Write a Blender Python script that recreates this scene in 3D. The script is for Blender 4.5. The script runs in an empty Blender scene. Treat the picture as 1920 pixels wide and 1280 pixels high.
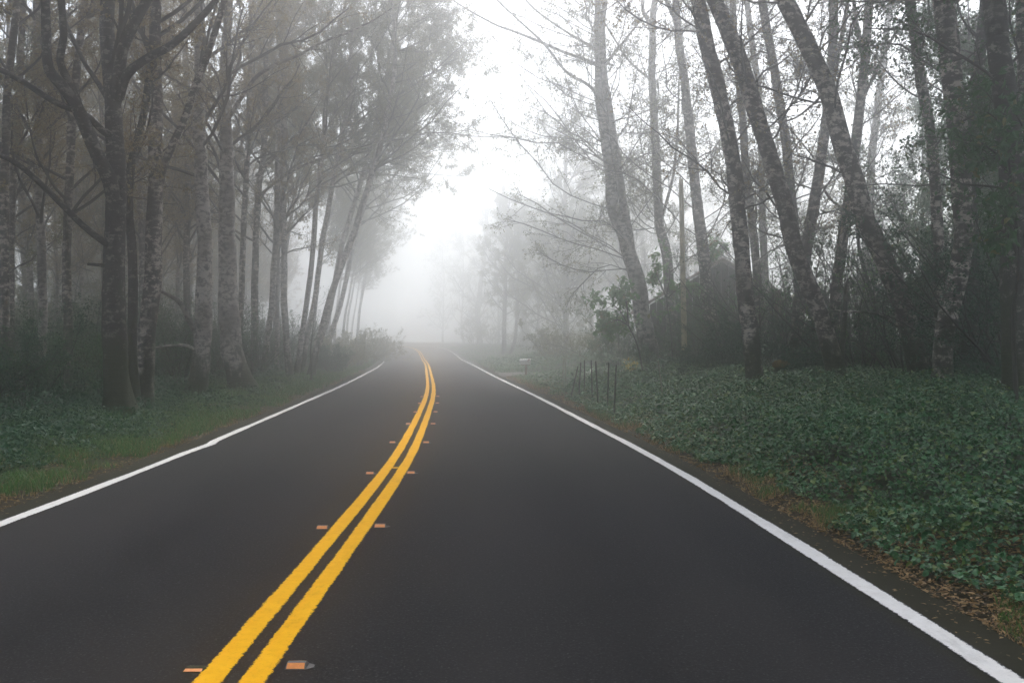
import bpy, math, numpy as np
from mathutils import Vector
R = np.random.default_rng(11)
F, EYE, HOR = 1867.0, 1.61, 640.0
sc = bpy.context.scene
COL = sc.collection
rad = math.radians

# ------------------------------------------------------------------ helpers
def W(px, py, d):
    """a place d metres ahead, seen at that spot of the photo"""
    return np.array([(px - 960) / F * d, d, EYE + (HOR - py) / F * d])

def norm(a):
    return a / np.maximum(np.linalg.norm(a, axis=-1, keepdims=True), 1e-9)

def sstep(a, b, x):
    t = np.clip((x - a) / (b - a), 0, 1)
    return t * t * (3 - 2 * t)

def vnoise(x, y, seed=0):
    """smooth 2-D value noise, 0..1"""
    xi, yi = np.floor(x).astype(np.int64), np.floor(y).astype(np.int64)
    fx, fy = x - xi, y - yi
    fx, fy = fx * fx * (3 - 2 * fx), fy * fy * (3 - 2 * fy)
    def h(a, b):
        n = (a * 374761393 + b * 668265263 + seed * 974711) & 0x7fffffff
        n = ((n ^ (n >> 13)) * 1274126177) & 0x7fffffff
        return ((n ^ (n >> 16)) & 0xffff) / 65535.0
    return (h(xi, yi) * (1 - fx) + h(xi + 1, yi) * fx) * (1 - fy) + (h(xi, yi + 1) * (1 - fx) + h(xi + 1, yi + 1) * fx) * fy

def fbm(x, y, seed=0):
    return (vnoise(x, y, seed) * .55 + vnoise(x * 2.1, y * 2.1, seed + 1) * .3 + vnoise(x * 4.3, y * 4.3, seed + 2) * .15)

def catmull(P, step):
    """dense smooth path through P (n,k): first three columns are a place, the rest rides along"""
    P = np.asarray(P, float)
    if len(P) == 2:
        n = max(2, int(np.linalg.norm(P[1, :3] - P[0, :3]) / step) + 1)
        t = np.linspace(0, 1, n)[:, None]
        return P[0] * (1 - t) + P[1] * t
    Q = np.vstack([2 * P[0] - P[1], P, 2 * P[-1] - P[-2]])
    out = []
    for i in range(1, len(Q) - 2):
        n = max(1, int(np.linalg.norm(Q[i + 1, :3] - Q[i, :3]) / step))
        t = (np.arange(n) / n)[:, None]
        a, b, c, d = Q[i - 1], Q[i], Q[i + 1], Q[i + 2]
        out.append(.5 * ((2 * b) + (c - a) * t + (2 * a - 5 * b + 4 * c - d) * t ** 2 + (3 * b - a - 3 * c + d) * t ** 3))
    out.append(P[-1:])
    return np.vstack(out)

class MB:
    """collects faces as arrays; build() links them as one mesh object"""
    def __init__(s):
        s.v, s.f, s.m, s.sm, s.n, s.uv = [], [], [], [], 0, []
    def add(s, v, f, mat=0, smooth=False, uv=None):
        v = np.asarray(v, float).reshape(-1, 3); f = np.asarray(f, np.int64)
        s.v.append(v); s.f.append(f + s.n); s.n += len(v)
        s.m.append(np.full(len(f), mat)); s.sm.append(np.full(len(f), smooth))
        s.uv.append(np.zeros((len(v), 2)) if uv is None else np.asarray(uv, float))
    def tubes(s, P, r, k=4, mat=0):
        """N tubes at once: P (N,n,3), r (N,n)"""
        P = np.asarray(P, float); r = np.asarray(r, float)
        N, n = r.shape
        t = norm(P[:, -1] - P[:, 0])
        ref = np.where(np.abs(t[:, 2:3]) > .8, np.array([[1., 0, 0]]), np.array([[0, 0, 1.]]))
        u = norm(np.cross(t, ref)); w = np.cross(t, u)
        a = np.arange(k) / k * 2 * math.pi
        ring = u[:, None, None] * np.cos(a)[:, None] + w[:, None, None] * np.sin(a)[:, None]
        V = P[:, :, None] + ring * r[:, :, None, None]
        b = (np.arange(N)[:, None, None] * n + np.arange(n - 1)[None, :, None]) * k
        i = np.arange(k)[None, None]; j = (i + 1) % k
        Fq = np.stack([b + i, b + j, b + k + j, b + k + i], -1).reshape(-1, 4)
        s.add(V, Fq, mat, True)
    def trunk(s, P, r, k=12, seed=0, rough=.07, mat=0, flare=0.):
        """one knobbly tube with a closed tip"""
        P = np.asarray(P, float); n = len(P)
        t = norm(np.gradient(P, axis=0))
        ref = np.array([0, 1., 0]) if abs(t[:, 1]).mean() < .7 else np.array([1., 0, 0])
        u = norm(np.cross(t, ref)); w = np.cross(t, u)
        a = np.arange(k) / k * 2 * math.pi
        L = np.r_[0, np.cumsum(np.linalg.norm(np.diff(P, axis=0), axis=1))]
        A, Z = np.meshgrid(a, L)
        sx, sy = np.cos(A) * 1.3 + seed * 7.3, np.sin(A) * 1.3
        nz = (vnoise(sx + Z * 1.7, sy - Z * 1.1, seed) - .5) + .8 * (vnoise(sx * 2 + Z * 4.3, sy * 2 + Z * 3.1, seed + 5) - .5)
        rr = np.asarray(r)[:, None] * (1 + rough * 2 * nz)
        if flare: rr = rr * (1 + flare * np.exp(-np.maximum(Z - .4, 0) / .33) * (.45 + .55 * np.sin(A * 5 + seed * 1.7 + .8 * np.sin(A * 2 + seed))))
        V = P[:, None] + u[:, None] * (np.cos(A) * rr)[..., None] + w[:, None] * (np.sin(A) * rr)[..., None]
        b = np.arange(n - 1)[:, None] * k; i = np.arange(k)[None]; j = (i + 1) % k
        Fq = np.stack([b + i, b + j, b + k + j, b + k + i], -1).reshape(-1, 4)
        base = s.n
        s.add(V, Fq, mat, True)
        i = np.arange(k)
        s.add(P[-1:] + t[-1] * r[-1] * .4, np.zeros((0, 4), int), mat, True)
        e = s.n - 1 - base
        tip = np.stack([(n - 1) * k + i, (n - 1) * k + (i + 1) % k, np.full(k, e), np.full(k, e)], -1)[:, :3]
        s.f.append(tip + base); s.m.append(np.full(k, mat)); s.sm.append(np.full(k, True))
    def leaves(s, pos, axis, nrm, size, width=.6, mat=1, fold=.12):
        """one kite per leaf"""
        side = norm(np.cross(nrm, axis)); nn = np.cross(axis, side)
        sz = np.asarray(size)[:, None]
        b, tip = pos, pos + axis * sz
        mid = pos + axis * sz * .45 + nn * sz * fold
        l, rt = mid + side * sz * width * .5, mid - side * sz * width * .5
        V = np.stack([b, rt, tip, l], 1)
        N = len(pos)
        s.add(V, np.arange(N * 4).reshape(N, 4), mat, False)
    def fine_leaves(s, pos, axis, nrm, size, width=.55, mat=1, fold=.1):
        """six corners a leaf, folded on the midrib, for plants near the eye"""
        side = norm(np.cross(nrm, axis)); nn = np.cross(axis, side)
        sz = np.asarray(size)[:, None]
        b, tip = pos, pos + axis * sz - nn * sz * .12
        c1, c2 = pos + axis * sz * .3, pos + axis * sz * .65
        up = nn * sz * fold
        V = np.stack([b, c1 + side * sz * width * .45 + up, c2 + side * sz * width * .42 + up, tip,
                      c2 - side * sz * width * .42 + up, c1 - side * sz * width * .45 + up, c1 * .5 + c2 * .5], 1)
        N = len(pos); o = np.arange(N)[:, None] * 7
        f = np.concatenate([o + np.array([[0, 6, 2, 1]]), o + np.array([[6, 4, 3, 2]]), o + np.array([[0, 5, 4, 6]])])
        s.add(V, f, mat, False)
    def blades(s, pos, h, lean, w, mat=0):
        """bent grass blades: a quad and a tip"""
        N = len(pos)
        a = R.uniform(0, 2 * math.pi, N); side = np.stack([np.cos(a), np.sin(a), np.zeros(N)], 1) * np.asarray(w)[:, None] * .5
        d = R.normal(size=(N, 3)); d[:, 2] = 0; d = norm(d) * (np.asarray(lean) * h)[:, None]
        up = np.zeros((N, 3)); up[:, 2] = h
        m = pos + up * .55 + d * .35
        V = np.stack([pos - side, pos + side, m + side * .8, m - side * .8, pos + up * .95 + d], 1)
        o = np.arange(N)[:, None] * 5
        s.add(V, o + np.array([[0, 1, 2, 3]]), mat)
        s.f.append(o + np.array([[3, 2, 4]]) + s.n - len(V) * 5); s.m.append(np.full(N, mat)); s.sm.append(np.full(N, False))
    def box(s, c, size, mat=0, rz=0., taper=1.):
        x, y, z = np.asarray(size) / 2
        v = np.array([[-x, -y, -z], [x, -y, -z], [x, y, -z], [-x, y, -z], [-x * taper, -y * taper, z], [x * taper, -y * taper, z], [x * taper, y * taper, z], [-x * taper, y * taper, z]])
        ca, sa = math.cos(rz), math.sin(rz)
        v[:, :2] = v[:, :2] @ np.array([[ca, sa], [-sa, ca]])
        s.add(v + np.asarray(c), [[0, 3, 2, 1], [4, 5, 6, 7], [0, 1, 5, 4], [1, 2, 6, 5], [2, 3, 7, 6], [3, 0, 4, 7]], mat)
    def mesh(s, name, mats):
        V = np.vstack(s.v)
        cnt = np.concatenate([np.full(len(f), f.shape[1]) for f in s.f]) if s.f else np.zeros(0, int)
        loops = np.concatenate([f.ravel() for f in s.f])
        me = bpy.data.meshes.new(name)
        me.vertices.add(len(V)); me.vertices.foreach_set('co', V.ravel().astype(np.float32))
        me.loops.add(len(loops)); me.loops.foreach_set('vertex_index', loops.astype(np.int32))
        me.polygons.add(len(cnt))
        me.polygons.foreach_set('loop_start', np.r_[0, np.cumsum(cnt)[:-1]].astype(np.int32))
        me.polygons.foreach_set('material_index', np.concatenate(s.m).astype(np.int32))
        me.polygons.foreach_set('use_smooth', np.concatenate(s.sm).astype(bool))
        for m in mats: me.materials.append(m)
        UV = np.vstack(s.uv)
        if np.any(UV):
            lay = me.uv_layers.new(name='UVMap')
            lay.data.foreach_set('uv', UV[loops].ravel().astype(np.float32))
        me.update(calc_edges=True); me.validate()
        return me
    def build(s, name, mats, parent=None, origin=None):
        if origin is not None:
            s.v = [v - np.asarray(origin) for v in s.v]
        o = bpy.data.objects.new(name, s.mesh(name, mats if isinstance(mats, list) else [mats]))
        COL.objects.link(o)
        if parent is not None: o.parent = parent
        elif origin is not None: o.location = origin
        return o

def tag(o, label=None, cat=None, group=None, kind=None):
    if label: o['label'] = label
    if cat: o['category'] = cat
    if group: o['group'] = group
    if kind: o['kind'] = kind
    return o

def thing(name, label, cat, loc, group=None):
    o = bpy.data.objects.new(name, None); COL.objects.link(o)
    o.location = loc; o.empty_display_size = .2
    return tag(o, label, cat, group)

def copy_thing(o, parent=None):
    c = o.copy(); COL.objects.link(c); c.parent = parent
    for ch in list(o.children): copy_thing(ch, c)
    return c

# ------------------------------------------------------------------ materials
def mat(name):
    m = bpy.data.materials.new(name); m.use_nodes = True
    nt = m.node_tree; b = nt.nodes['Principled BSDF']
    return m, nt, b

def node(nt, t, **kw):
    n = nt.nodes.new(t)
    for k, v in kw.items():
        if k.startswith('i_'): n.inputs[k[2:].replace('_', ' ')].default_value = v
        else: setattr(n, k, v)
    return n

def ramp(nt, src, stops):
    n = nt.nodes.new('ShaderNodeValToRGB'); e = n.color_ramp.elements
    while len(e) > 1: e.remove(e[-1])
    for i, (p, c) in enumerate(stops):
        el = e[0] if i == 0 else e.new(p)
        el.position = p
        el.color = (c, c, c, 1) if not hasattr(c, '__len__') else (*c, 1)
    nt.links.new(src, n.inputs['Fac'])
    return n.outputs['Color']

def mixc(nt, fac, a, b):
    n = nt.nodes.new('ShaderNodeMix'); n.data_type = 'RGBA'
    for val, sock in ((fac, n.inputs['Factor']), (a, n.inputs['A']), (b, n.inputs['B'])):
        if isinstance(val, bpy.types.NodeSocket): nt.links.new(val, sock)
        elif hasattr(val, '__len__'): sock.default_value = (*val, 1)
        else: sock.default_value = val
    return n.outputs['Result']

def mth(nt, op, a, b=0., clamp=False):
    n = nt.nodes.new('ShaderNodeMath'); n.operation = op; n.use_clamp = clamp
    for i, v in enumerate((a, b)):
        if isinstance(v, bpy.types.NodeSocket): nt.links.new(v, n.inputs[i])
        else: n.inputs[i].default_value = v
    return n.outputs[0]

def noise(nt, vec, scale, detail=4, rough=.55):
    n = node(nt, 'ShaderNodeTexNoise'); n.inputs['Scale'].default_value = scale
    n.inputs['Detail'].default_value = detail; n.inputs['Roughness'].default_value = rough
    if vec is not None: nt.links.new(vec, n.inputs['Vector'])
    return n.outputs['Fac']

def scaled(nt, src, s, off=None):
    n = nt.nodes.new('ShaderNodeMapping'); n.inputs['Scale'].default_value = s
    nt.links.new(src, n.inputs['Vector'])
    if off is not None: nt.links.new(off, n.inputs['Location'])
    return n.outputs['Vector']

def bump(nt, bsdf, h, strength, dist=.02):
    n = nt.nodes.new('ShaderNodeBump'); n.inputs['Strength'].default_value = strength; n.inputs['Distance'].default_value = dist
    nt.links.new(h, n.inputs['Height']); nt.links.new(n.outputs['Normal'], bsdf.inputs['Normal'])

def bark(name, dark, mid, pale, pale_at, moss_h, moss=(.03, .036, .016)):
    """alder bark: pale lichen patches, dark rings and scars, moss climbing from the foot"""
    m, nt, b = mat(name)
    tc = node(nt, 'ShaderNodeTexCoord'); oi = node(nt, 'ShaderNodeObjectInfo')
    off = mth(nt, 'MULTIPLY', oi.outputs['Random'], 37.)
    v = scaled(nt, tc.outputs['Object'], (3.2, 3.2, 3.6), off)
    n1 = noise(nt, v, 1.5, 7, .66)
    base = mixc(nt, ramp(nt, n1, [(.36, 0.), (.56, 1.)]), dark, mid)
    vb = scaled(nt, tc.outputs['Object'], (2.6, 2.6, 4.4), off)
    n2 = noise(nt, vb, 2.2, 8, .74)
    base = mixc(nt, ramp(nt, n2, [(pale_at, 0.), (pale_at + .06, 1.)]), base, pale)
    nb = noise(nt, scaled(nt, tc.outputs['Object'], (.9, .9, .7), off), 1.0, 3, .6)
    base = mixc(nt, ramp(nt, nb, [(.36, .7), (.52, 0.)]), base, tuple(c * .7 for c in mid))
    vr = scaled(nt, tc.outputs['Object'], (2.4, 2.4, 17.), off)
    n3 = noise(nt, vr, 1.0, 3, .6)
    base = mixc(nt, ramp(nt, n3, [(.62, 0.), (.72, .6)]), base, tuple(c * .5 for c in dark))
    vo = node(nt, 'ShaderNodeTexVoronoi'); vo.inputs['Scale'].default_value = 1.
    nt.links.new(scaled(nt, tc.outputs['Object'], (4., 4., 2.3), off), vo.inputs['Vector'])
    base = mixc(nt, ramp(nt, vo.outputs['Distance'], [(.10, .85), (.24, 0.)]), base, tuple(c * .45 for c in dark))
    sep = node(nt, 'ShaderNodeSeparateXYZ'); nt.links.new(tc.outputs['Object'], sep.inputs[0])
    hz = mth(nt, 'DIVIDE', sep.outputs['Z'], moss_h)
    nm = noise(nt, scaled(nt, tc.outputs['Object'], (2.2, 2.2, 1.1), off), 1.6, 5, .65)
    mk = mth(nt, 'ADD', mth(nt, 'SUBTRACT', 1.05, hz), mth(nt, 'MULTIPLY', mth(nt, 'SUBTRACT', nm, .5), 2.4))
    base = mixc(nt, ramp(nt, mk, [(.45, 0.), (.75, .93)]), base, moss)
    nt.links.new(base, b.inputs['Base Color'])
    b.inputs['Roughness'].default_value = .92; b.inputs['Specular IOR Level'].default_value = .15
    bump(nt, b, mth(nt, 'ADD', n1, mth(nt, 'MULTIPLY', n3, .6)), .7, .03)
    return m

def leafmat(name, c1, c2, c3=None, amount3=.1, trans=.35, rough=.5, spec=.3):
    m, nt, b = mat(name)
    g = node(nt, 'ShaderNodeNewGeometry')
    rnd = g.outputs['Random Per Island']
    col = mixc(nt, rnd, c1, c2)
    if c3 is not None:
        wn = node(nt, 'ShaderNodeTexWhiteNoise'); wn.noise_dimensions = '1D'; nt.links.new(rnd, wn.inputs['W'])
        col = mixc(nt, ramp(nt, wn.outputs['Value'], [(1 - amount3 - .02, 0.), (1 - amount3, 1.)]), col, c3)
    nt.links.new(col, b.inputs['Base Color']); b.inputs['Roughness'].default_value = rough
    b.inputs['Specular IOR Level'].default_value = spec
    tr = node(nt, 'ShaderNodeBsdfTranslucent'); nt.links.new(col, tr.inputs['Color'])
    mx = node(nt, 'ShaderNodeMixShader'); mx.inputs[0].default_value = trans
    nt.links.new(b.outputs[0], mx.inputs[1]); nt.links.new(tr.outputs[0], mx.inputs[2])
    nt.links.new(mx.outputs[0], nt.nodes['Material Output'].inputs['Surface'])
    return m

def plain(name, c, rough=.7, spec=.3, var=.25, scale=8.):
    m, nt, b = mat(name)
    tc = node(nt, 'ShaderNodeTexCoord')
    n = noise(nt, tc.outputs['Object'], scale, 5)
    nt.links.new(mixc(nt, ramp(nt, n, [(.3, 0.), (.7, 1.)]), tuple(x * (1 - var) for x in c), tuple(min(1, x * (1 + var)) for x in c)), b.inputs['Base Color'])
    b.inputs['Roughness'].default_value = rough; b.inputs['Specular IOR Level'].default_value = spec
    bump(nt, b, n, .2, .01)
    return m

M = {}
M['bark_pale'] = bark('bark_pale', (.030, .026, .023), (.16, .136, .120), (.44, .395, .355), .46, 2.1)
M['bark_mid'] = bark('bark_mid', (.018, .015, .013), (.090, .073, .061), (.50, .44, .385), .50, 2.6)
M['bark_dark'] = bark('bark_dark', (.014, .013, .012), (.048, .042, .037), (.26, .23, .20), .53, 3.6)
M['twig'] = plain('twig', (.045, .038, .033), .9, .1)
M['twig_pale'] = plain('twig_pale', (.10, .088, .078), .9, .1)
M['leaf_olive'] = leafmat('leaf_olive', (.20, .155, .065), (.35, .275, .125), (.26, .17, .05), .12)
M['leaf_grey'] = leafmat('leaf_grey', (.125, .135, .058), (.22, .22, .10), (.27, .21, .06), .07)
M['leaf_green'] = leafmat('leaf_green', (.026, .085, .024), (.060, .15, .045), (.15, .14, .03), .05)
M['leaf_bright'] = leafmat('leaf_bright', (.075, .20, .040), (.15, .31, .075), (.22, .20, .03), .05)
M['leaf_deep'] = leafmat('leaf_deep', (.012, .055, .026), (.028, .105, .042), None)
M['leaf_ivy'] = leafmat('leaf_ivy', (.010, .055, .018), (.070, .205, .074), (.150, .21, .050), .14, trans=.2, rough=.45, spec=.4)
M['leaf_dry'] = leafmat('leaf_dry', (.24, .145, .055), (.42, .28, .13), (.09, .06, .03), .25, trans=.2, rough=.7)
M['grass'] = leafmat('grass', (.035, .115, .022), (.090, .21, .042), (.19, .15, .06), .10, trans=.3)
M['yellow'] = leafmat('yellow', (.55, .40, .02), (.65, .50, .03), None)

# asphalt
def asphalt():
    m, nt, b = mat('asphalt')
    tc = node(nt, 'ShaderNodeTexCoord')
    o = tc.outputs['Object']
    fine = noise(nt, o, 130., 3, .7)
    n2 = noise(nt, o, 34., 4, .6)
    big = noise(nt, scaled(nt, o, (1., .35, 1.)), .55, 4, .5)
    c = mixc(nt, ramp(nt, fine, [(.32, 0.), (.70, 1.)]), (.008, .0085, .0095), (.034, .034, .035))
    c = mixc(nt, ramp(nt, n2, [(.3, .55), (.7, 0.)]), c, (.007, .0075, .0085))
    g2 = noise(nt, o, 62., 2, .6)
    c = mixc(nt, ramp(nt, g2, [(.56, 0.), (.66, .85)]), c, (.085, .086, .088))
    c = mixc(nt, ramp(nt, g2, [(.34, .9), (.44, 0.)]), c, (.004, .004, .005))
    g3 = noise(nt, o, 24., 3, .6)
    c = mixc(nt, ramp(nt, g3, [(.40, .5), (.52, 0.)]), c, (.006, .006, .007))
    c = mixc(nt, ramp(nt, big, [(.35, 0.), (.68, .40)]), c, (.040, .036, .034))
    vo = node(nt, 'ShaderNodeTexVoronoi'); vo.inputs['Scale'].default_value = 45.; nt.links.new(o, vo.inputs['Vector'])
    sp = node(nt, 'ShaderNodeSeparateColor'); nt.links.new(vo.outputs['Color'], sp.inputs[0])
    chip = mth(nt, 'MULTIPLY', ramp(nt, sp.outputs[0], [(.955, 0.), (.965, 1.)]), ramp(nt, vo.outputs['Distance'], [(.18, 1.), (.3, 0.)]))
    c = mixc(nt, mth(nt, 'MULTIPLY', chip, .6), c, (.16, .155, .15))
    uv = node(nt, 'ShaderNodeUVMap'); su = node(nt, 'ShaderNodeSeparateXYZ'); nt.links.new(uv.outputs[0], su.inputs[0])
    ed = mth(nt, 'ADD', mth(nt, 'ABSOLUTE', su.outputs[0]), mth(nt, 'MULTIPLY', mth(nt, 'SUBTRACT', noise(nt, o, 5., 6, .7), .5), .34))
    lane = mth(nt, 'ABSOLUTE', mth(nt, 'SUBTRACT', mth(nt, 'ABSOLUTE', su.outputs[0]), 1.68))
    trk = mth(nt, 'ABSOLUTE', mth(nt, 'SUBTRACT', lane, .82))
    c = mixc(nt, mth(nt, 'MULTIPLY', ramp(nt, trk, [(.0, 1.), (.42, 0.)]), mth(nt, 'MULTIPLY', big, .55)), c, (.036, .034, .033))
    oil = ramp(nt, lane, [(.0, 1.), (.34, 0.)])
    c = mixc(nt, mth(nt, 'MULTIPLY', oil, mth(nt, 'MULTIPLY', noise(nt, scaled(nt, o, (1., .3, 1.)), 1.4, 5), .5)), c, (.009, .009, .010))
    # the verge side of the white lines is grown over with moss and dirt
    mossc = mixc(nt, noise(nt, o, 24., 5, .7), (.008, .009, .005), (.034, .031, .013))
    c = mixc(nt, ramp(nt, mth(nt, 'SUBTRACT', ed, 3.0), [(.20, 0.), (.36, .9)]), c, mossc)
    nt.links.new(c, b.inputs['Base Color'])
    b.inputs['Roughness'].default_value = .92; b.inputs['Specular IOR Level'].default_value = .08
    bump(nt, b, mth(nt, 'ADD', fine, n2), .55, .006)
    return m
M['asphalt'] = asphalt()

def paint(name, col, col2, wear, half):
    """road paint over asphalt: frayed edges by distance from the stripe's middle (UV), worn spots"""
    m, nt, b = mat(name)
    tc = node(nt, 'ShaderNodeTexCoord'); o = tc.outputs['Object']
    uv = node(nt, 'ShaderNodeUVMap'); su = node(nt, 'ShaderNodeSeparateXYZ'); nt.links.new(uv.outputs[0], su.inputs[0])
    n1 = mth(nt, 'ADD', mth(nt, 'MULTIPLY', noise(nt, o, 22., 3, .8), .5), mth(nt, 'MULTIPLY', noise(nt, o, 110., 3, .8), .5)); n2 = noise(nt, o, 7., 5, .65); n3 = noise(nt, scaled(nt, o, (1, .4, 1)), 1.2, 3)
    c = mixc(nt, ramp(nt, n2, [(.3, 0.), (.7, 1.)]), col, col2)
    c = mixc(nt, ramp(nt, n1, [(.52, 0.), (.68, .45)]), c, tuple(x * .5 for x in col))
    c = mixc(nt, ramp(nt, noise(nt, scaled(nt, o, (1., .25, 1.)), 5., 6, .75), [(.56, 0.), (.72, .5)]), c, tuple(x * .62 for x in col))
    d = mth(nt, 'SUBTRACT', half, mth(nt, 'ABSOLUTE', su.outputs[0]))
    k = mth(nt, 'ADD', mth(nt, 'MULTIPLY', d, 34.), mth(nt, 'MULTIPLY', mth(nt, 'SUBTRACT', n1, .57), mth(nt, 'MULTIPLY', n2, 6.5)))
    k = mth(nt, 'SUBTRACT', k, mth(nt, 'MULTIPLY', mth(nt, 'SUBTRACT', n3, .45), wear))
    fac = ramp(nt, k, [(.0, 0.), (.18, 1.)])
    fine = noise(nt, o, 130., 3, .7)
    asp = mixc(nt, ramp(nt, fine, [(.32, 0.), (.70, 1.)]), (.008, .0085, .0095), (.034, .034, .035))
    nt.links.new(mixc(nt, fac, asp, c), b.inputs['Base Color'])
    b.inputs['Roughness'].default_value = .9; b.inputs['Specular IOR Level'].default_value = .08
    bump(nt, b, fine, .35, .004)
    return m
M['paint_yellow'] = paint('paint_yellow', (.76, .37, .008), (.86, .46, .016), 1.2, .074)
M['paint_white'] = paint('paint_white', (.70, .68, .64), (.80, .79, .76), 2.2, .078)

def soil():
    m, nt, b = mat('forest_soil')
    tc = node(nt, 'ShaderNodeTexCoord'); o = tc.outputs['Object']
    at = node(nt, 'ShaderNodeAttribute', attribute_name='verge')
    n1 = noise(nt, o, 9., 7, .7); n2 = noise(nt, o, 1.3, 5, .6)
    deep = mixc(nt, ramp(nt, n1, [(.35, 0.), (.65, 1.)]), (.010, .014, .009), (.030, .036, .018))
    deep = mixc(nt, ramp(nt, n2, [(.5, 0.), (.7, .6)]), deep, (.050, .034, .020))
    litter = mixc(nt, ramp(nt, n1, [(.35, 0.), (.68, 1.)]), (.012, .013, .007), (.058, .045, .022))
    k = mth(nt, 'ADD', at.outputs['Fac'], mth(nt, 'MULTIPLY', mth(nt, 'SUBTRACT', n2, .5), 1.4))
    c = mixc(nt, ramp(nt, k, [(.35, 0.), (.95, 1.)]), litter, deep)
    nt.links.new(c, b.inputs['Base Color']); b.inputs['Roughness'].default_value = .95; b.inputs['Specular IOR Level'].default_value = .1
    bump(nt, b, n1, .8, .05)
    return m
M['soil'] = soil()

# ------------------------------------------------------------------ the road's line
CEN = np.array([(-12, -1.20), (0, -1.28), (4.77, -1.336), (8.71, -1.395), (12.2, -1.47), (15.8, -1.616), (22.6, -2.0), (29.2, -2.42), (36.7, -3.0),
    (50, -4.18), (66.8, -5.69), (80, -7.0), (100, -9.15), (110, -10.5), (118, -12.0), (124, -13.7), (128.5, -15.8), (132, -19), (134.5, -24), (135.5, -32), (134, -46), (128, -75)])
cen = catmull(np.c_[CEN[:, 1], CEN[:, 0], np.zeros(len(CEN))], .5)[:, :2]
cy = cen[:, 1]
al = np.r_[0, np.cumsum(np.linalg.norm(np.diff(cen, axis=0), axis=1))] - 12.0     # about the distance ahead
cz = 1.0 * sstep(84, 128, al) + .35 * sstep(126, 150, al)
tan = norm(np.gradient(cen, axis=0)); nor = np.c_[tan[:, 1], -tan[:, 0]]           # points to the right of travel
wl = np.interp(al, [4, 12, 20, 29, 45, 60, 100], [3.08, 3.14, 3.22, 3.28, 3.16, 3.10, 3.45])
wr = np.interp(al, [4.8, 8.7, 13.5, 20, 29, 37, 47, 64, 97], [3.74, 3.62, 3.50, 3.30, 3.12, 3.0, 3.0, 3.08, 3.45])
ker = np.ones(15) / 15
wl = np.convolve(np.pad(wl, 7, 'edge'), ker, 'valid'); wr = np.convolve(np.pad(wr, 7, 'edge'), ker, 'valid')
jog = .07 * np.exp(-((al - 15.6) / .5) ** 2)                                       # the kink in the white line by the wood

def strip(off_a, off_b, dz, sel=slice(None), n=2, uvw=None):
    """sheet along the road between two offsets (arrays), n columns"""
    t = np.linspace(0, 1, n)
    oa, ob = np.broadcast_to(off_a, al.shape)[sel], np.broadcast_to(off_b, al.shape)[sel]
    off = oa[:, None] * (1 - t) + ob[:, None] * t
    P = cen[sel][:, None] + nor[sel][:, None] * off[..., None]
    V = np.concatenate([P, np.broadcast_to((cz[sel] + dz)[:, None, None], (*off.shape, 1))], -1)
    N = len(off); b = np.arange(N - 1)[:, None] * n + np.arange(n - 1)[None]
    f = np.stack([b, b + 1, b + n + 1, b + n], -1).reshape(-1, 4)
    mid = (oa + ob)[:, None] / 2 if uvw is None else uvw
    uv = np.stack([off - mid, np.broadcast_to(al[sel][:, None], off.shape)], -1).reshape(-1, 2)
    return V.reshape(-1, 3), f, uv

def road_at(x, y):
    """signed offset from the road's middle, index of the nearest sample"""
    x = np.atleast_1d(np.asarray(x, float)); y = np.atleast_1d(np.asarray(y, float))
    off = np.empty(len(x)); idx = np.empty(len(x), int)
    for a in range(0, len(x), 4000):
        q = np.c_[x[a:a + 4000], y[a:a + 4000]]
        D = (q[:, None, 0] - cen[None, :, 0]) ** 2 + (q[:, None, 1] - cen[None, :, 1]) ** 2
        i = D.argmin(1); idx[a:a + 4000] = i
        off[a:a + 4000] = np.sign(((q - cen[i]) * nor[i]).sum(1)) * np.sqrt(D[np.arange(len(i)), i])
    return off, idx

def ground(x, y):
    """height, distance past the white line (negative on the road), side"""
    off, i = road_at(x, y)
    x = np.atleast_1d(np.asarray(x, float)); y = np.atleast_1d(np.asarray(y, float))
    right = off > 0
    e = np.where(right, off - wr[i], -off - wl[i])
    z = cz[i].copy()
    drive = 1 - (1 - sstep(2.4, 3.6, np.abs(y - 48.5 - .12 * e))) * right
    bank = .58 * sstep(.7, 5.5, e) * drive * (1 - .7 * sstep(60, 80, y))
    bumps = (fbm(x * .55, y * .55, 3) - .5) * .34 * sstep(.7, 3., e) * drive
    left = .16 * sstep(.6, 4., e) + (fbm(x * .6, y * .6, 9) - .5) * .22 * sstep(.8, 3., e) + .9 * sstep(8, 30, e) * 0
    z = z + np.where(right, bank + bumps, left)
    z = np.where(e < .34, cz[i] - .05 - .12 * sstep(30, 90, y), z - .03 * (1 - sstep(.34, .7, e)))
    return z, e, right

def gz(x, y):
    return float(ground(x, y)[0][0])

# ------------------------------------------------------------------ setting
def axis(parts):
    return np.unique(np.concatenate([np.arange(a, b, s) for a, b, s in parts]))
xs = axis([(-230, -60, 14), (-60, -26, 4), (-26, -14, 1.2), (-14, 12, .36), (12, 24, 1.), (24, 60, 4), (60, 244, 14)])
ys = axis([(-22, 2, 2), (2, 34, .36), (34, 90, .7), (90, 150, 1.0), (150, 200, 6), (200, 412, 14)])
X, Y = np.meshgrid(xs, ys); gzv, ge, gr = ground(X.ravel(), Y.ravel())
mb = MB(); nx = len(xs)
b = (np.arange(len(ys) - 1)[:, None] * nx + np.arange(nx - 1)[None])
mb.add(np.c_[X.ravel(), Y.ravel(), gzv], np.stack([b, b + 1, b + nx + 1, b + nx], -1).reshape(-1, 4), 0, True)
go = mb.build('ground', M['soil'])
at = go.data.attributes.new('verge', 'FLOAT', 'POINT')
at.data.foreach_set('value', (np.where(gr, sstep(.3, 2.2, ge), sstep(.2, 2.6, ge))).astype(np.float32))
tag(go, 'dark forest soil with leaf litter beside the road', kind='structure')

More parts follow.
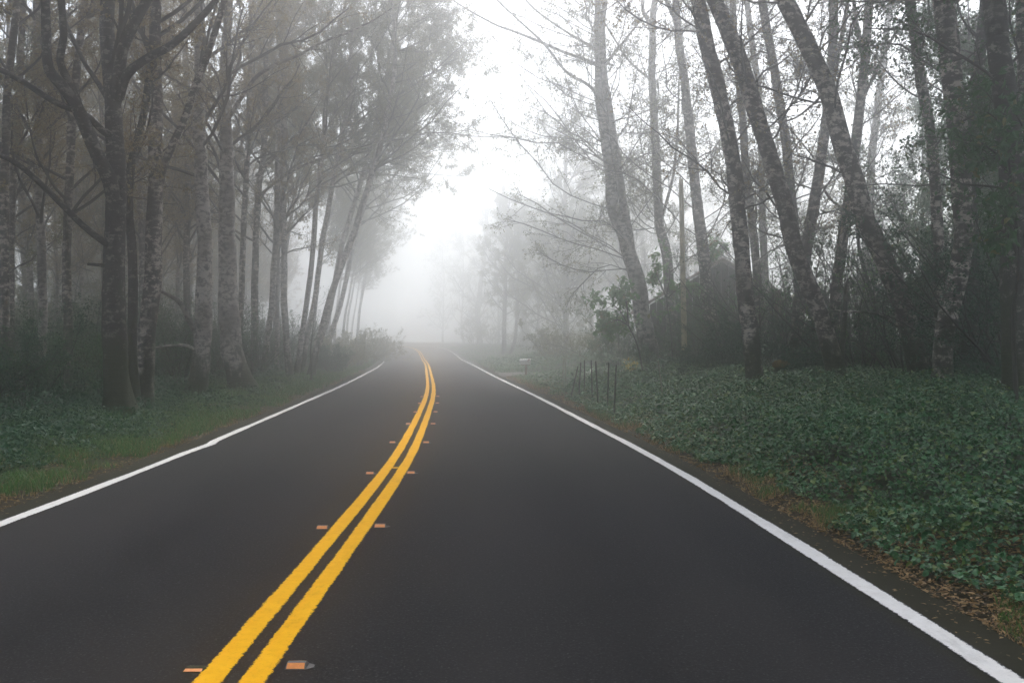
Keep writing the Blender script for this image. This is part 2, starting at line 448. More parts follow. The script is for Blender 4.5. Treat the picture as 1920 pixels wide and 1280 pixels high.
mb = MB(); mb.add(*[strip(-wl - .34, wr + .34, 0., n=15, uvw=0.)[i] for i in (0, 1)], smooth=True, uv=strip(-wl - .34, wr + .34, 0., n=15, uvw=((wr - wl) / 2)[:, None])[2])
tag(mb.build('road', M['asphalt']), 'dark grey asphalt road curving away into the fog', kind='structure')
vis = al < 175
for nm, a, c, key, lab in (('yellow_line', -.030 - .150, -.030, 'paint_yellow', 'yellow stripe of the double centre line, on the wood side'),
                           ('yellow_line', .030, .030 + .150, 'paint_yellow', 'yellow stripe of the double centre line, on the ivy bank side'),
                           ('white_line', -wl + jog - .08, -wl + jog + .08, 'paint_white', 'white edge line with a kink, along the grassy wood side'),
                           ('white_line', wr - .08, wr + .08, 'paint_white', 'frayed white edge line along the ivy bank')):
    if nm == 'yellow_line':
        a = a - .006; c = c + .006
    mb = MB(); v, f, u = strip(a, c, .004, vis, 3); mb.add(v, f, 0, True, u)
    if 'wood side' in lab and nm == 'yellow_line':
        i = np.abs(al - 12.9).argmin(); q = cen[i]
        mb.box((q[0], q[1], .0045), (.075, .10, .003))
    tag(mb.build(nm, M[key]), lab, kind='structure')

# gravel drive on the ivy side
mb = MB(); gx, gy = np.meshgrid(np.linspace(0, 1, 26), np.linspace(-1, 1, 9))
i0 = np.abs(cy - 48).argmin(); ex = cen[i0, 0] + wr[i0] + .36
dx = ex + gx.ravel() * 16; dy = 48.5 + .12 * (dx - ex) + gy.ravel() * (1.7 + 1.2 * np.exp(-gx.ravel() * 9))
dz = ground(dx, dy)[0] + .03
b = (np.arange(8)[:, None] * 26 + np.arange(25)[None]); mb.add(np.c_[dx, dy, dz], np.stack([b, b + 1, b + 27, b + 26], -1).reshape(-1, 4), 0, True)
tag(mb.build('driveway', plain('drive_gravel', (.17, .155, .14), .95, .1, .35, 14.)), 'pale gravel drive joining the road beside the mailbox', kind='structure')

# ------------------------------------------------------------------ trees
def grow(par, prad, n, tmin, tmax, lratio, spread, up, npts, rr, wander=.12, bend=0., lmin=.15, shrink=.5, flat=1.0, tip=.3, bias=None):
    """children of many branches at once -> (N*n, npts, 3), radii"""
    N, m, _ = par.shape
    t = R.uniform(tmin, tmax, (N, n)); f = t * (m - 1); i = np.minimum(f.astype(int), m - 2); fr = (f - i)[..., None]
    a = np.arange(N)[:, None]
    p0 = par[a, i] * (1 - fr) + par[a, i + 1] * fr
    tg = norm(par[a, i + 1] - par[a, i])
    r0 = (prad[a, i] * (1 - fr[..., 0]) + prad[a, i + 1] * fr[..., 0]) * rr
    L = np.linalg.norm(np.diff(par, axis=1), axis=2).sum(1)[:, None]
    ln = np.maximum(L * lratio * (1 - shrink * t) * R.uniform(.55, 1.2, t.shape), lmin)
    q = R.normal(size=(N, n, 3)); q[..., 2] *= flat; q = norm(q - (q * tg).sum(-1, keepdims=True) * tg)
    sp = spread * R.uniform(.7, 1.25, (N, n, 1))
    d = tg * np.cos(sp) + q * np.sin(sp); d[..., 2] += up
    if bias is not None: d = d + bias
    d = norm(d).reshape(-1, 3); p = p0.reshape(-1, 3); ln = ln.reshape(-1, 1)
    out = [p]
    for k in range(npts - 1):
        d = norm(d + R.normal(size=d.shape) * wander + np.array([0, 0, bend]))
        p = p + d * ln / (npts - 1); out.append(p)
    P = np.stack(out, 1)
    rad_ = r0.reshape(-1, 1) * np.linspace(1, tip, npts)[None]
    return P, rad_

def scatter_leaves(mb, P, per, size, mat, width=.6, jit=.05, tmin=.15, droop=-.35, fine=False):
    N, m, _ = P.shape
    n = int(per) if per >= 1 else 1
    if per < 1:
        P = P[R.random(N) < per]; N = len(P)
        if N == 0: return
    t = R.uniform(tmin, 1, (N, n)) * (m - 1); i = np.minimum(t.astype(int), m - 2); fr = (t - i)[..., None]; a = np.arange(N)[:, None]
    p = (P[a, i] * (1 - fr) + P[a, i + 1] * fr).reshape(-1, 3)
    tg = np.repeat(norm(P[:, -1] - P[:, 0]), n, 0)
    ax = R.normal(size=p.shape) * .8 + tg * .5; ax[:, 2] += droop; ax = norm(ax)
    nr = R.normal(size=p.shape) * .6; nr[:, 2] += .9
    p = p + R.normal(size=p.shape) * jit
    (mb.fine_leaves if fine else mb.leaves)(p, ax, norm(nr), R.uniform(.6, 1.25, len(p)) * size, width, mat)

def crown_mesh(path, prad, o, mb=None):
    """twigs and leaves that grow from a trunk path (n,3)"""
    mb = mb or MB()
    g = dict(n1=18, n2=7, n3=6, t0=.4, l1=.30, sp=1.05, up=.25, bend=.06, leaf=.09, per=12, k=4, l2=.42, l3=.38, flat=.8, tw=.14, bias=None, r1=.42, rmin=.006)
    g.update(o)
    par = path[None]; pr = prad[None]
    P1, r1 = grow(par, pr, g['n1'], g['t0'], .98, g['l1'], g['sp'], g['up'], 8, g['r1'], g['tw'], g['bend'], 1.0, g.get('shrink', .45), 1., .25, g['bias'])
    r1 = np.minimum(r1, g.get('rmax', .05)); mb.tubes(P1, np.maximum(r1, g['rmin']), 5, 0)
    P2, r2 = grow(P1, r1, g['n2'], .18, .98, g['l2'], .8, g['up'] * .4, 6, .5, g['tw'], g['bend'] * .5, .5, .5, g['flat'])
    mb.tubes(P2, np.maximum(r2, g['rmin'] * .7), 4, 0)
    P3, r3 = grow(P2, r2, g['n3'], .15, .98, g['l3'], .8, .05, 4, .55, g['tw'] * 1.2, 0., .3, .4, g['flat'])
    mb.tubes(P3, np.maximum(r3, g['rmin'] * .5), 3, 0)
    if g['per'] > 0:
        scatter_leaves(mb, P3, g['per'], g['leaf'], 1)
        if g['per'] >= 2: scatter_leaves(mb, P2, g['per'], g['leaf'], 1, tmin=.4)
    return mb

def extend(path, w, H, bend=.5):
    """carry a trunk on above the frame to height H, straightening as it goes"""
    P = list(map(np.asarray, path)); r = list(w)
    d = norm(P[-1] - P[-2]); z0 = P[0][2]
    L = H - (P[-1][2] - z0)
    if L > .5:
        n = max(3, int(L / 1.2)); r0 = r[-1]
        for k in range(1, n + 1):
            d = norm(d + np.array([R.normal() * .07, R.normal() * .07, bend * .12]))
            P.append(P[-1] + d * L / n); r.append(r0 * (1 - .88 * k / n))
    return np.array(P), np.array(r)

def trunk_path(pts, d, wb, wt, H, dd=0.):
    """photo points from foot to top -> smooth path with radii; dd = metres it leans towards (-) or away (+) over its seen length"""
    pts = list(pts); n = len(pts)
    y0, y1 = pts[0][1], pts[-1][1]
    P = []
    for px, py in pts:
        s = (py - y0) / (y1 - y0); P.append(W(px, py, d + dd * s))
    P[0][2] = gz(P[0][0], P[0][1])
    s = np.array([(p[1] - y0) / (y1 - y0) for p in pts])
    r = (wb * (1 - s) + wt * s) / F * d / 2
    P, r = extend(P, r, H)
    foot = P[0].copy(); P = np.vstack([foot - (P[1] - foot) / np.linalg.norm(P[1] - foot) * .4, P]); r = np.r_[r[0], r]
    Q = catmull(np.c_[P, r], .22)
    h = np.maximum(Q[:, 2] - foot[2], 0)
    Q[:, 3] *= 1 + .28 * np.exp(-h / .35)
    ph = R.uniform(0, 6, 4); wob = .012 + .12 * Q[:, 3].max()
    Q[:, 0] += wob * .35 * (np.sin(h * 1.3 + ph[0]) + .5 * np.sin(h * 3.1 + ph[1])) * sstep(0, 2, h)
    Q[:, 1] += wob * .35 * (np.sin(h * 1.1 + ph[2]) + .5 * np.sin(h * 2.7 + ph[3])) * sstep(0, 2, h)
    return foot, Q

SEED = [0]
def alder(label, pts, d, wb, wt, H, bk='bark_mid', leaf='leaf_olive', crown=None, limbs=(), stems=(), dd=0., group=None, twig='twig', name='alder_tree'):
    SEED[0] += 1
    foot, Q = trunk_path(pts, d, wb, wt, H, dd)
    t = thing(name, label, 'tree', foot, group)
    mb = MB(); mb.trunk(Q[:, :3], np.maximum(Q[:, 3], .012), 22 if d < 32 else 12, SEED[0], flare=.26 if d < 32 else .15); mb.build('trunk', M[bk], t, foot)
    for sp, swb, swt, sdd in stems:                                    # a second stem from the same foot or fork
        P = np.array([W(x, y, d + sdd * k / (len(sp) - 1)) for k, (x, y) in enumerate(sp)])
        if sp[0][1] > 640: P[0][2] = gz(P[0][0], P[0][1]) - .3
        r = np.linspace(swb, swt, len(sp)) / F * d / 2
        P, r = extend(P, r, H * .9 - (P[0][2] - foot[2]))
        q = catmull(np.c_[P, r], .22)
        mb = MB(); mb.trunk(q[:, :3], np.maximum(q[:, 3], .012), 10, SEED[0] + 50); mb.build('stem', M[bk], t, foot)
        if crown is not None:
            c = dict(crown); c['n1'] = max(4, c.get('n1', 18) // 2)
            crown_mesh(q[::3, :3], q[::3, 3], c).build('crown', [M[twig], M[leaf]], t, foot)
    for lp, lwb, lwt, ldd, ext in limbs:                               # each big limb the photo shows
        n = len(lp)
        P = np.array([W(x, y, d + ldd * k / (n - 1)) for k, (x, y) in enumerate(lp)])
        r = np.linspace(lwb, lwt, n) / F * d / 2
        if ext > 0:
            e = norm(P[-1] - P[-2]) + np.array([0, 0, .1]); P = np.vstack([P, P[-1] + e * ext * .5, P[-1] + e * ext + np.array([0, 0, .1 * ext])]); r = np.r_[r, r[-1] * .6, r[-1] * .2]
        q = catmull(np.c_[P, r], .12)
        mb = MB(); mb.trunk(q[:, :3], np.maximum(q[:, 3], .005), 9, SEED[0] + 90, .06); lo = mb.build('limb', M[bk], t, foot)
        cm = MB()
        qq = q[::max(1, len(q) // 12)]
        P2, r2 = grow(qq[None, :, :3], qq[None, :, 3], 12, .25, .98, .40, .8, .15, 6, .35, .14, .04, .5)
        cm.tubes(P2, np.clip(r2, .004, .018), 4)
        P3, r3 = grow(P2, r2, 9, .2, .98, .5, .8, .05, 4, .5, .16, 0, .25)
        cm.tubes(P3, np.clip(r3, .003, .008), 3)
        scatter_leaves(cm, P3, 3, .07, 1)
        cm.build('foliage', [M[twig], M[leaf]], lo)
    if crown is not None:
        cm = crown_mesh(Q[::3, :3], Q[::3, 3], crown)
        if d < 30 and pts[0][0] > 960 and H > 10: crown_mesh(Q[::3, :3], Q[::3, 3], SHADE_TOPS, cm)      # dense extra top added above the frame for its shade
        cm.build('crown', [M[twig], M[leaf]], t, foot)
    return t

def shrub(name, label, cat, loc, h, spread_, leaf, n=9, n2=7, n3=6, per=6, size=.06, lean=(0, 0), group=None, twig='twig', fine=False, width=.6, droop=-.35):
    loc = np.asarray(loc, float)
    t = thing(name, label, cat, loc, group)
    a = R.uniform(0, 2 * math.pi, n); q = R.uniform(.25, 1., n) * spread_
    d = np.c_[np.cos(a) * q + lean[0], np.sin(a) * q + lean[1], np.ones(n)]; d = norm(d)
    L = h * R.uniform(.6, 1.1, (n, 1)) / np.maximum(d[:, 2:], .45)
    p = np.c_[np.cos(a) * .12, np.sin(a) * .12, np.full(n, -.15)] * h * .35
    out = [p]
    for k in range(7):
        d = norm(d + R.normal(size=d.shape) * .12 + np.array([0, 0, -.03])); p = p + d * L / 7; out.append(p)
    P1 = np.stack(out, 1); r1 = np.linspace(.016, .005, 8)[None] * (.5 + h * .35) * np.ones((n, 1))
    mb = MB(); mb.tubes(P1, r1, 5); mb.build('stem', M[twig], t)
    mb = MB()
    P2, r2 = grow(P1, r1, n2, .2, .98, .42, .8, .1, 5, .5, .16, .02, .25); mb.tubes(P2, np.maximum(r2, .003), 4)
    P3, r3 = grow(P2, r2, n3, .15, .98, .5, .8, .05, 4, .55, .16, 0., .15); mb.tubes(P3, np.maximum(r3, .002), 3)
    scatter_leaves(mb, P3, per, size, 1, width, .03, droop=droop, fine=fine)
    if per >= 3: scatter_leaves(mb, P2, per, size, 1, width, .04, droop=droop, fine=fine)
    mb.build('foliage', [M[twig], M[leaf]], t)
    return t

# ------------------------------------------------------------------ the wood on the far side of the yellow lines
LC = dict(n1=24, n2=8, n3=6, t0=.36, l1=.34, sp=1.05, up=.15, per=12, leaf=.08)
LT = dict(n1=20, n2=8, n3=6, t0=.30, l1=.28, sp=1.0, up=.2, per=11, leaf=.085)
alder('stout dark forked alder beside the grass verge, thick limbs spreading both ways',
      [(222, 780), (216, 690), (215, 600), (214, 500), (217, 400), (215, 300), (212, 200), (206, 120), (203, 60), (203, 0)], 20.2, 48, 25, 17, 'bark_dark', 'leaf_olive', LC,
      limbs=[([(216, 385), (205, 340), (188, 302), (161, 242), (144, 201), (114, 158), (91, 128), (87, 67), (84, 0)], 30, 14, -2.0, 3.),
             ([(150, 215), (140, 178), (124, 145), (113, 114), (119, 67), (115, 0)], 17, 12, -1.2, 3.),
             ([(213, 200), (222, 140), (232, 87), (255, 37), (281, -10)], 26, 17, -.8, 4.),
             ([(222, 185), (233, 148), (249, 128), (286, 104), (322, 84), (366, 44), (412, -8)], 20, 11, -1.0, 4.),
             ([(212, 258), (193, 246), (158, 215), (101, 191), (50, 158), (0, 131), (-50, 110)], 14, 8, -2.2, 2.),
             ([(212, 468), (193, 453), (161, 428), (118, 386), (67, 336), (34, 309), (0, 291), (-40, 280)], 13, 8, -1.5, 1.5),
             ([(206, 195), (180, 150), (158, 118), (140, 80), (122, 40), (110, 0)], 10, 6, 1.5, 2.),
             ([(203, 501), (188, 497), (165, 495)], 9, 5, -.5, 0.)])
alder('dark stem squeezed between the stout forked alder and its mossy neighbour',
      [(252, 768), (249, 635), (249, 530), (247, 467), (241, 400), (243, 336), (256, 270), (269, 222), (278, 150), (286, 60), (292, 0)], 21.8, 20, 11, 14, 'bark_dark', 'leaf_olive', dict(LT, n1=9))
alder('mossy flaking alder with one steep side branch, second from the verge',
      [(266, 765), (270, 700), (273, 635), (283, 560), (287, 500), (290, 434), (292, 370), (291, 235), (291, 130), (294, 0)], 22.4, 36, 20, 17, 'bark_mid', 'leaf_olive', LC,
      limbs=[([(300, 345), (306, 312), (328, 262), (349, 215), (363, 168), (386, 111), (403, 60), (422, -5)], 16, 11, -.8, 4.)])
alder('ringed pale alder with a crooked low limb, dark at its foot',
      [(368, 738), (374, 700), (381, 652), (382, 590), (383, 534), (382, 460), (381, 400), (377, 302), (373, 185), (374, 90), (373, 0)], 27.5, 34, 16, 17, 'bark_pale', 'leaf_olive', LC,
      limbs=[([(370, 630), (352, 595), (338, 568), (322, 556), (305, 548)], 12, 6, -1., .6), ([(372, 660), (350, 648), (320, 648), (292, 652)], 8, 4, -1., .4)])
alder('pale banded alder rising from a thick moss covered leaning foot',
      [(455, 718), (444, 692), (434, 662), (430, 620), (427, 568), (428, 500), (427, 434), (424, 350), (423, 269), (421, 168), (425, 80), (427, 0)], 30.5, 42, 14, 17, 'bark_pale', 'leaf_olive', LC,
      limbs=[([(425, 228), (434, 212), (455, 180), (481, 144), (520, 120), (560, 104), (601, 81), (655, 60)], 9, 4, -2., 2.),
             ([(424, 140), (440, 100), (470, 60), (500, 20)], 7, 4, -1., 2.)])
for args in (
    ('slim grey trunk at the dim edge of the wood, ivy climbing behind', [(6, 760), (8, 600), (8, 430), (10, 300), (14, 168), (26, 60), (32, 0)], 23, 18, 13),
    ('slightly bowed trunk beside the dim edge trunk, half lost in twigs', [(22, 740), (20, 600), (20, 440), (24, 350), (34, 250), (38, 120), (44, 0)], 28, 16, 12),
    ('speckled pale trunk with knots, standing in dark brush behind the forked alder', [(79, 725), (80, 600), (77, 467), (75, 400), (72, 269), (70, 150), (70, 0)], 27, 17, 14),
    ('straight mottled trunk close behind the forked alder, brush at its foot', [(128, 748), (127, 600), (126, 467), (128, 380), (134, 235), (146, 120), (160, 0)], 25.5, 18, 13),
    ('thin trunk seen through the fork of the dark alder', [(268, 700), (266, 500), (262, 300), (268, 150), (264, 0)], 36, 12, 10),
    ('dim straight trunk between the ringed alder and the banded alder', [(352, 700), (350, 500), (352, 300), (348, 120), (345, 0)], 40, 13, 10),
    ('grey trunk just past the banded alder, forking high up', [(446, 690), (452, 560), (457, 430), (462, 320), (467, 208), (470, 90), (470, 0)], 38, 12, 9),
    ('greyish trunk second past the banded alder, with arching side branches', [(476, 694), (478, 560), (480, 430), (486, 350), (494, 289), (498, 120), (500, 0)], 40, 14, 10)):
    alder(args[0], args[1], args[2], args[3], args[4], R.uniform(15, 18), 'bark_pale' if 'pale' in args[0] else 'bark_mid', 'leaf_olive', LT,
          limbs=[([(480, 330), (520, 290), (545, 262), (570, 240), (585, 215)], 6, 3, -1., 1.), ([(479, 372), (520, 340), (570, 310), (640, 285), (690, 272)], 5, 3, -1.5, 1.)] if 'arching' in args[0] else ())
# slender trees at the bend of the verge, some leaning out over the road
OV = dict(n1=32, n2=9, n3=7, t0=.42, l1=.38, sp=1.1, up=.05, per=24, leaf=.085, shrink=.5, bias=np.array([.45, -.1, 0]))
for lab, pts, d, wb, wt, st, cr in (
    ('crooked pale alder at the verge, kinked low, where the grass narrows', [(494, 696), (500, 640), (508, 587), (512, 540), (514, 494), (517, 450), (519, 400), (521, 300), (524, 150)], 43, 16, 10, (), LT),
    ('straight dark stem right behind the kinked pale alder', [(519, 690), (520, 600), (520, 505), (524, 400), (530, 250), (532, 120)], 46, 11, 8, (), LT),
    ('white flecked slender alder tapering from a flared foot on the grass', [(544, 699), (538, 650), (534, 587), (533, 540), (533, 494), (531, 400), (532, 280), (536, 150)], 42, 17, 9, (), LT),
    ('pale alder leaning gently to the road, first of the leaning row', [(556, 692), (566, 630), (575, 572), (580, 530), (584, 494), (592, 400), (604, 280), (618, 150)], 45, 14, 9, (), OV),
    ('speckled alder leaning to the road, second of the leaning row', [(564, 692), (578, 620), (591, 556), (603, 462), (612, 410), (632, 300), (655, 180)], 46, 14, 9, (), OV),
    ('strongly leaning alder bending far over the road, dark against the fog', [(583, 694), (592, 655), (603, 619), (614, 580), (625, 541), (641, 494), (660, 445), (675, 400), (697, 330), (712, 279), (728, 200)], 43, 17, 11, (), OV),
    ('paler leaning alder just behind the strongly leaning one', [(586, 686), (600, 640), (618, 580), (630, 520), (640, 462), (650, 430), (659, 400), (680, 330), (700, 250)], 50, 14, 10, (), OV),
    ('ghostly leaning alder past the strongly leaning one, nearly lost in fog', [(606, 680), (620, 630), (637, 575), (652, 510), (665, 447), (680, 390), (700, 300)], 58, 13, 9, (), OV)):
    alder(lab, pts, d, wb * .8, wt * .85, R.uniform(19.5, 22) if cr is OV else R.uniform(16, 19), 'bark_pale', 'leaf_grey' if cr is OV else 'leaf_olive', cr, stems=st)

# many more of the same kind deep in the wood and along the far bend: shared shapes, each tree its own object
def proto(H, r0, lean, cr, bk, leaf, seed):
    n = 9; z = np.linspace(0, 1, n)
    P = np.c_[np.cumsum(R.normal(size=n)) * .10 + lean * H * z ** 1.3, np.cumsum(R.normal(size=n)) * .10, z * H]
    P[0] = 0; r = r0 * (1 - .9 * z ** 1.1)
    P = np.vstack([[0, 0, -.4], P]); r = np.r_[r[0], r]
    Q = catmull(np.c_[P, r], .35); Q[:, 3] *= 1 + .35 * np.exp(-np.maximum(Q[:, 2], 0) / .35)
    mb = MB(); mb.trunk(Q[:, :3], np.maximum(Q[:, 3], .01), 9, seed)
    return mb.mesh('trunk', [M[bk]]), crown_mesh(Q[::2, :3], Q[::2, 3], cr).mesh('crown', [M['twig'], M[leaf]])

def place(pr, name, label, loc, rz, s, group):
    t = thing(name, label, 'tree', loc, group); t.rotation_euler = (0, 0, rz); t.scale = (s, s, s * R.uniform(.92, 1.08))
    for nm, me in zip(('trunk', 'crown'), pr):
        o = bpy.data.objects.new(nm, me); COL.objects.link(o); o.parent = t
    return t

deep = [proto(R.uniform(15, 18), R.uniform(.075, .125), 0., dict(n1=24, n2=8, n3=6, t0=.22, l1=.24, sp=1.05, up=.15, per=8, leaf=.09), ('bark_pale', 'bark_mid')[k % 2], ('leaf_olive', 'leaf_grey')[k % 2], 200 + k) for k in range(5)]
pos = []
tries = 0
while len(pos) < 115 and tries < 20000:
    tries += 1
    d = R.uniform(18, 120); e = 4.5 + R.exponential(11.)
    if e > 42: continue
    i = np.abs(cy[al < 118] - d).argmin(); x = cen[i, 0] - wl[i] - e
    px = 960 + x / d * F
    if px < -500 or (d < 38 and e < 6.5) or (38 <= d < 52 and e < 7) or (d >= 52 and e < 11): continue
    if d < 30 and 120 < px: continue
    if min([math.hypot(x - a, d - b_) for a, b_ in pos] or [9]) < 1.7: continue
    pos.append((x, d))
for k, (x, d) in enumerate(pos):
    place(deep[k % 5], 'alder_tree', 'slender alder among many in the dense misty wood, crown merging with its neighbours', (x, d, gz(x, d) - .03), R.uniform(0, 6.28), R.uniform(.85, 1.15), 'trees in the dense wood')
edge = [proto(R.uniform(17.5, 19.5), .17, .15, dict(n1=28, n2=9, n3=7, t0=.46, l1=.40, sp=1.1, up=.05, per=15, leaf=.10, bias=np.array([.35, 0, 0])), 'bark_mid', 'leaf_grey', 300 + k) for k in range(3)]
for k, (d, e) in enumerate([(50, 7.2), (56, 5.8), (66, 6.8), (72, 4.8), (78, 4.6), (84, 3.4), (90, 4.4), (96, 3.0), (103, 4.0), (108, 3.0), (114, 3.8)]):
    i = np.abs(cy[al < 118] - d).argmin(); x = cen[i, 0] - wl[i] - e
    place(edge[k % 3], 'alder_tree', 'fog veiled alder leaning out over the far bend, one of its row', (x, d, gz(x, d) - .03), R.uniform(-.5, .5), R.uniform(.82, 1.02) * (1 - max(0, d - 60) * .003), 'trees over the far bend')

# brush under the wood
bl = ['dark leafy brush filling the gloom under the wood', 'low thicket of twigs and small leaves between the trunks']
for k in range(34):
    d = R.uniform(17, 44); px = R.uniform(-60, 470)
    x = (px - 960) / F * d
    o_, i_ = road_at(x, d); e = -o_[0] - wl[i_[0]]
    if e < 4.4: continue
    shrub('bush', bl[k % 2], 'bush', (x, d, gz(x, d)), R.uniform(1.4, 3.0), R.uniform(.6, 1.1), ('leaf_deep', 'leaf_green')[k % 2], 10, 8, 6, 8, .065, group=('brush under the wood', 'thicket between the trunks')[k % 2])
for k, (px, d, h, lf) in enumerate([(610, 52, 1.5, 'leaf_green'), (640, 56, 1.9, 'leaf_grey'), (668, 62, 2.0, 'leaf_grey'), (690, 70, 2.1, 'leaf_grey'), (700, 80, 2.1, 'leaf_grey'), (706, 92, 2.2, 'leaf_grey'), (655, 66, 2.4, 'leaf_grey'), (704, 104, 2.3, 'leaf_grey'), (622, 48, 1.2, 'leaf_deep')]):
    x = (px - 960) / F * d
    shrub('bush', 'rounded misty bush hugging the inside of the bend beside the white line', 'bush', (x, d, gz(x, d)), h, 1.2, lf, 14, 9, 6, 9, .085, group='bushes inside the bend')
alder('thin bare sapling standing alone in the grass by the leaning row', [(583, 712), (584, 690), (582, 660), (585, 630)], 38, 4, 2, 3.2, 'bark_dark', 'leaf_green', dict(n1=8, n2=4, n3=3, t0=.5, l1=.3, per=2, leaf=.05, rmin=.003), name='sapling')

# ------------------------------------------------------------------ the trees on the ivy bank
RC = dict(n1=30, n2=9, n3=7, t0=.20, l1=.17, sp=1.2, up=.10, per=2, leaf=.075, rmin=.006, rmax=.022, tw=.18, bend=.03, r1=.2, lift=0)
RF = dict(RC, per=4, l1=.27, leaf=.085, n1=34, n2=10, n3=7)
RB = dict(RF, l1=.36, n1=44, per=5, bias=np.array([-.25, 0, 0]))
SHADE_TOPS = dict(n1=22, n2=8, n3=7, t0=.70, l1=.40, sp=1.2, up=0., per=14, leaf=.11)
alder('twin stemmed alder by the utility pole, thick pale trunk parting into two',
      [(1219, 690), (1216, 650), (1206, 600), (1198, 550), (1190, 510), (1180, 475), (1170, 440), (1150, 390), (1146, 340), (1139, 285), (1127, 201), (1122, 101), (1119, 0)], 36.5, 34, 12, 18, 'bark_pale', 'leaf_grey', RB,
      stems=[([(1182, 470), (1178, 430), (1172, 403), (1163, 345), (1155, 285), (1145, 218), (1135, 160), (1131, 110), (1130, 50), (1134, 0)], 18, 10, -.5)],
      limbs=[([(1130, 183), (1100, 158), (1061, 134), (1021, 84), (971, 37), (925, -6)], 7, 3, -2., 2.), ([(1120, 120), (1085, 108), (1055, 97), (1008, 77), (960, 58), (930, 47), (880, 20)], 7, 3, -2.5, 1.5),
             ([(1122, 100), (1095, 80), (1068, 64), (1014, 27), (980, -5)], 6, 3, -1., 2.), ([(1136, 120), (1165, 85), (1200, 40), (1235, 0)], 6, 3, 1., 2.)])
alder('slim upright alder behind the utility pole, forked near the top',
      [(1262, 686), (1260, 600), (1255, 540), (1249, 478), (1239, 431), (1236, 403), (1229, 285), (1224, 168), (1223, 50), (1227, 0)], 39, 22, 12, 17, 'bark_mid', 'leaf_grey', RF,
      limbs=[([(1223, 60), (1215, 40), (1206, 20), (1203, -10)], 8, 6, .5, 3.), ([(1220, 150), (1180, 115), (1150, 70), (1120, 20)], 5, 3, -1., 1.), ([(1238, 420), (1262, 330), (1270, 250), (1272, 190)], 6, 4, -1., 1.5)])
alder('tall alder with a clean curving trunk just past the utility pole',
      [(1344, 690), (1339, 655), (1333, 603), (1328, 560), (1324, 525), (1318, 475), (1313, 431), (1307, 380), (1300, 302), (1290, 218), (1280, 134), (1271, 50), (1268, 0)], 34, 26, 14, 18, 'bark_mid', 'leaf_grey', RF,
      limbs=[([(1272, 60), (1262, 30), (1248, 0), (1235, -30)], 8, 6, -.5, 2.)])
alder('mottled alder leaning a little, rough foot in the ivy in front of the shed',
      [(1419, 735), (1414, 700), (1409, 660), (1405, 610), (1399, 560), (1394, 500), (1389, 434), (1380, 353), (1367, 269), (1350, 185), (1330, 101), (1318, 40), (1308, -10)], 21.4, 32, 27, 18, 'bark_mid', 'leaf_olive', RC)
alder('long leaning alder with blotched bark, foot beside the one with the white patch',
      [(1576, 738), (1569, 700), (1560, 665), (1541, 602), (1525, 560), (1514, 534), (1491, 467), (1478, 405), (1457, 336), (1430, 252), (1407, 185), (1387, 118), (1362, 50), (1340, 0)], 20.6, 34, 30, 18, 'bark_mid', 'leaf_olive', RC)
alder('boldest leaning alder, lichen blotched trunk crossing the bright gap',
      [(1738, 748), (1726, 702), (1709, 635), (1689, 568), (1662, 501), (1642, 450), (1625, 415), (1606, 345), (1585, 286), (1566, 218), (1548, 161), (1524, 111), (1496, 52), (1470, 0)], 19.4, 40, 32, 18, 'bark_mid', 'leaf_olive', RC,
      limbs=[([(1682, 610), (1655, 592), (1630, 586), (1600, 584), (1578, 583)], 7, 3, -.8, .4), ([(1550, 170), (1520, 200), (1490, 222), (1465, 228)], 5, 3, 1., .8)])
alder('straight slim trunk seen between the two long leaning alders',
      [(1500, 700), (1498, 560), (1490, 430), (1481, 336), (1471, 252), (1457, 168), (1444, 84), (1428, -10)], 27, 19, 16, 17, 'bark_mid', 'leaf_grey', RC)
alder('thin faded trunk behind the mottled alder',
      [(1440, 690), (1436, 560), (1430, 400), (1426, 250), (1420, 151), (1410, 84), (1399, -5)], 36, 15, 11, 17, 'bark_pale', 'leaf_grey', RF)
alder('paler trunk close to the mottled alder, tilted the same way',
      [(1442, 700), (1428, 600), (1418, 500), (1408, 400), (1398, 300), (1390, 200), (1380, 100)], 30, 18, 13, 17, 'bark_mid', 'leaf_grey', RC)
alder('alder sloping the other way, crossing behind the long leaning alder',
      [(1490, 690), (1497, 600), (1506, 500), (1518, 430), (1528, 370), (1538, 319), (1545, 260), (1550, 218), (1560, 101), (1564, 0)], 26, 24, 16, 17, 'bark_mid', 'leaf_grey', RC,
      limbs=[([(1552, 190), (1568, 120), (1580, 60), (1590, 0)], 10, 8, 1., 3.), ([(1536, 340), (1555, 370), (1575, 390), (1580, 420)], 6, 3, -1., .5)])
alder('upright trunk passing behind the boldest leaning alder',
      [(1560, 700), (1563, 620), (1571, 518), (1583, 434), (1594, 340), (1604, 269), (1612, 202), (1622, 118), (1629, 0)], 25, 22, 16, 17, 'bark_mid', 'leaf_olive', RC,
      limbs=[([(1622, 115), (1612, 70), (1604, 30), (1600, -10)], 8, 6, 1., 2.), ([(1614, 190), (1640, 140), (1664, 90), (1690, 40)], 7, 4, .5, 2.)])
alder('faint pale trunk in the brightness past the upright trunk',
      [(1618, 680), (1622, 520), (1630, 380), (1636, 286), (1649, 168), (1662, 67), (1670, 0)], 40, 17, 12, 16, 'bark_pale', 'leaf_grey', RF)
alder('dark thin crooked tree under the boldest leaning alder',
      [(1695, 730), (1690, 696), (1675, 660), (1659, 625), (1639, 561), (1622, 505), (1610, 460), (1604, 380)], 24, 10, 5, 5.6, 'bark_dark', 'leaf_green', dict(RC, n1=12, t0=.3, per=1), name='alder_sapling')
alder('shadowed alder slanting up beside the double trunk clump',
      [(1760, 740), (1762, 640), (1760, 520), (1757, 400), (1753, 336), (1743, 235), (1728, 160), (1719, 100), (1706, 0)], 19, 22, 19, 17, 'bark_mid', 'leaf_green', dict(RC, per=5))
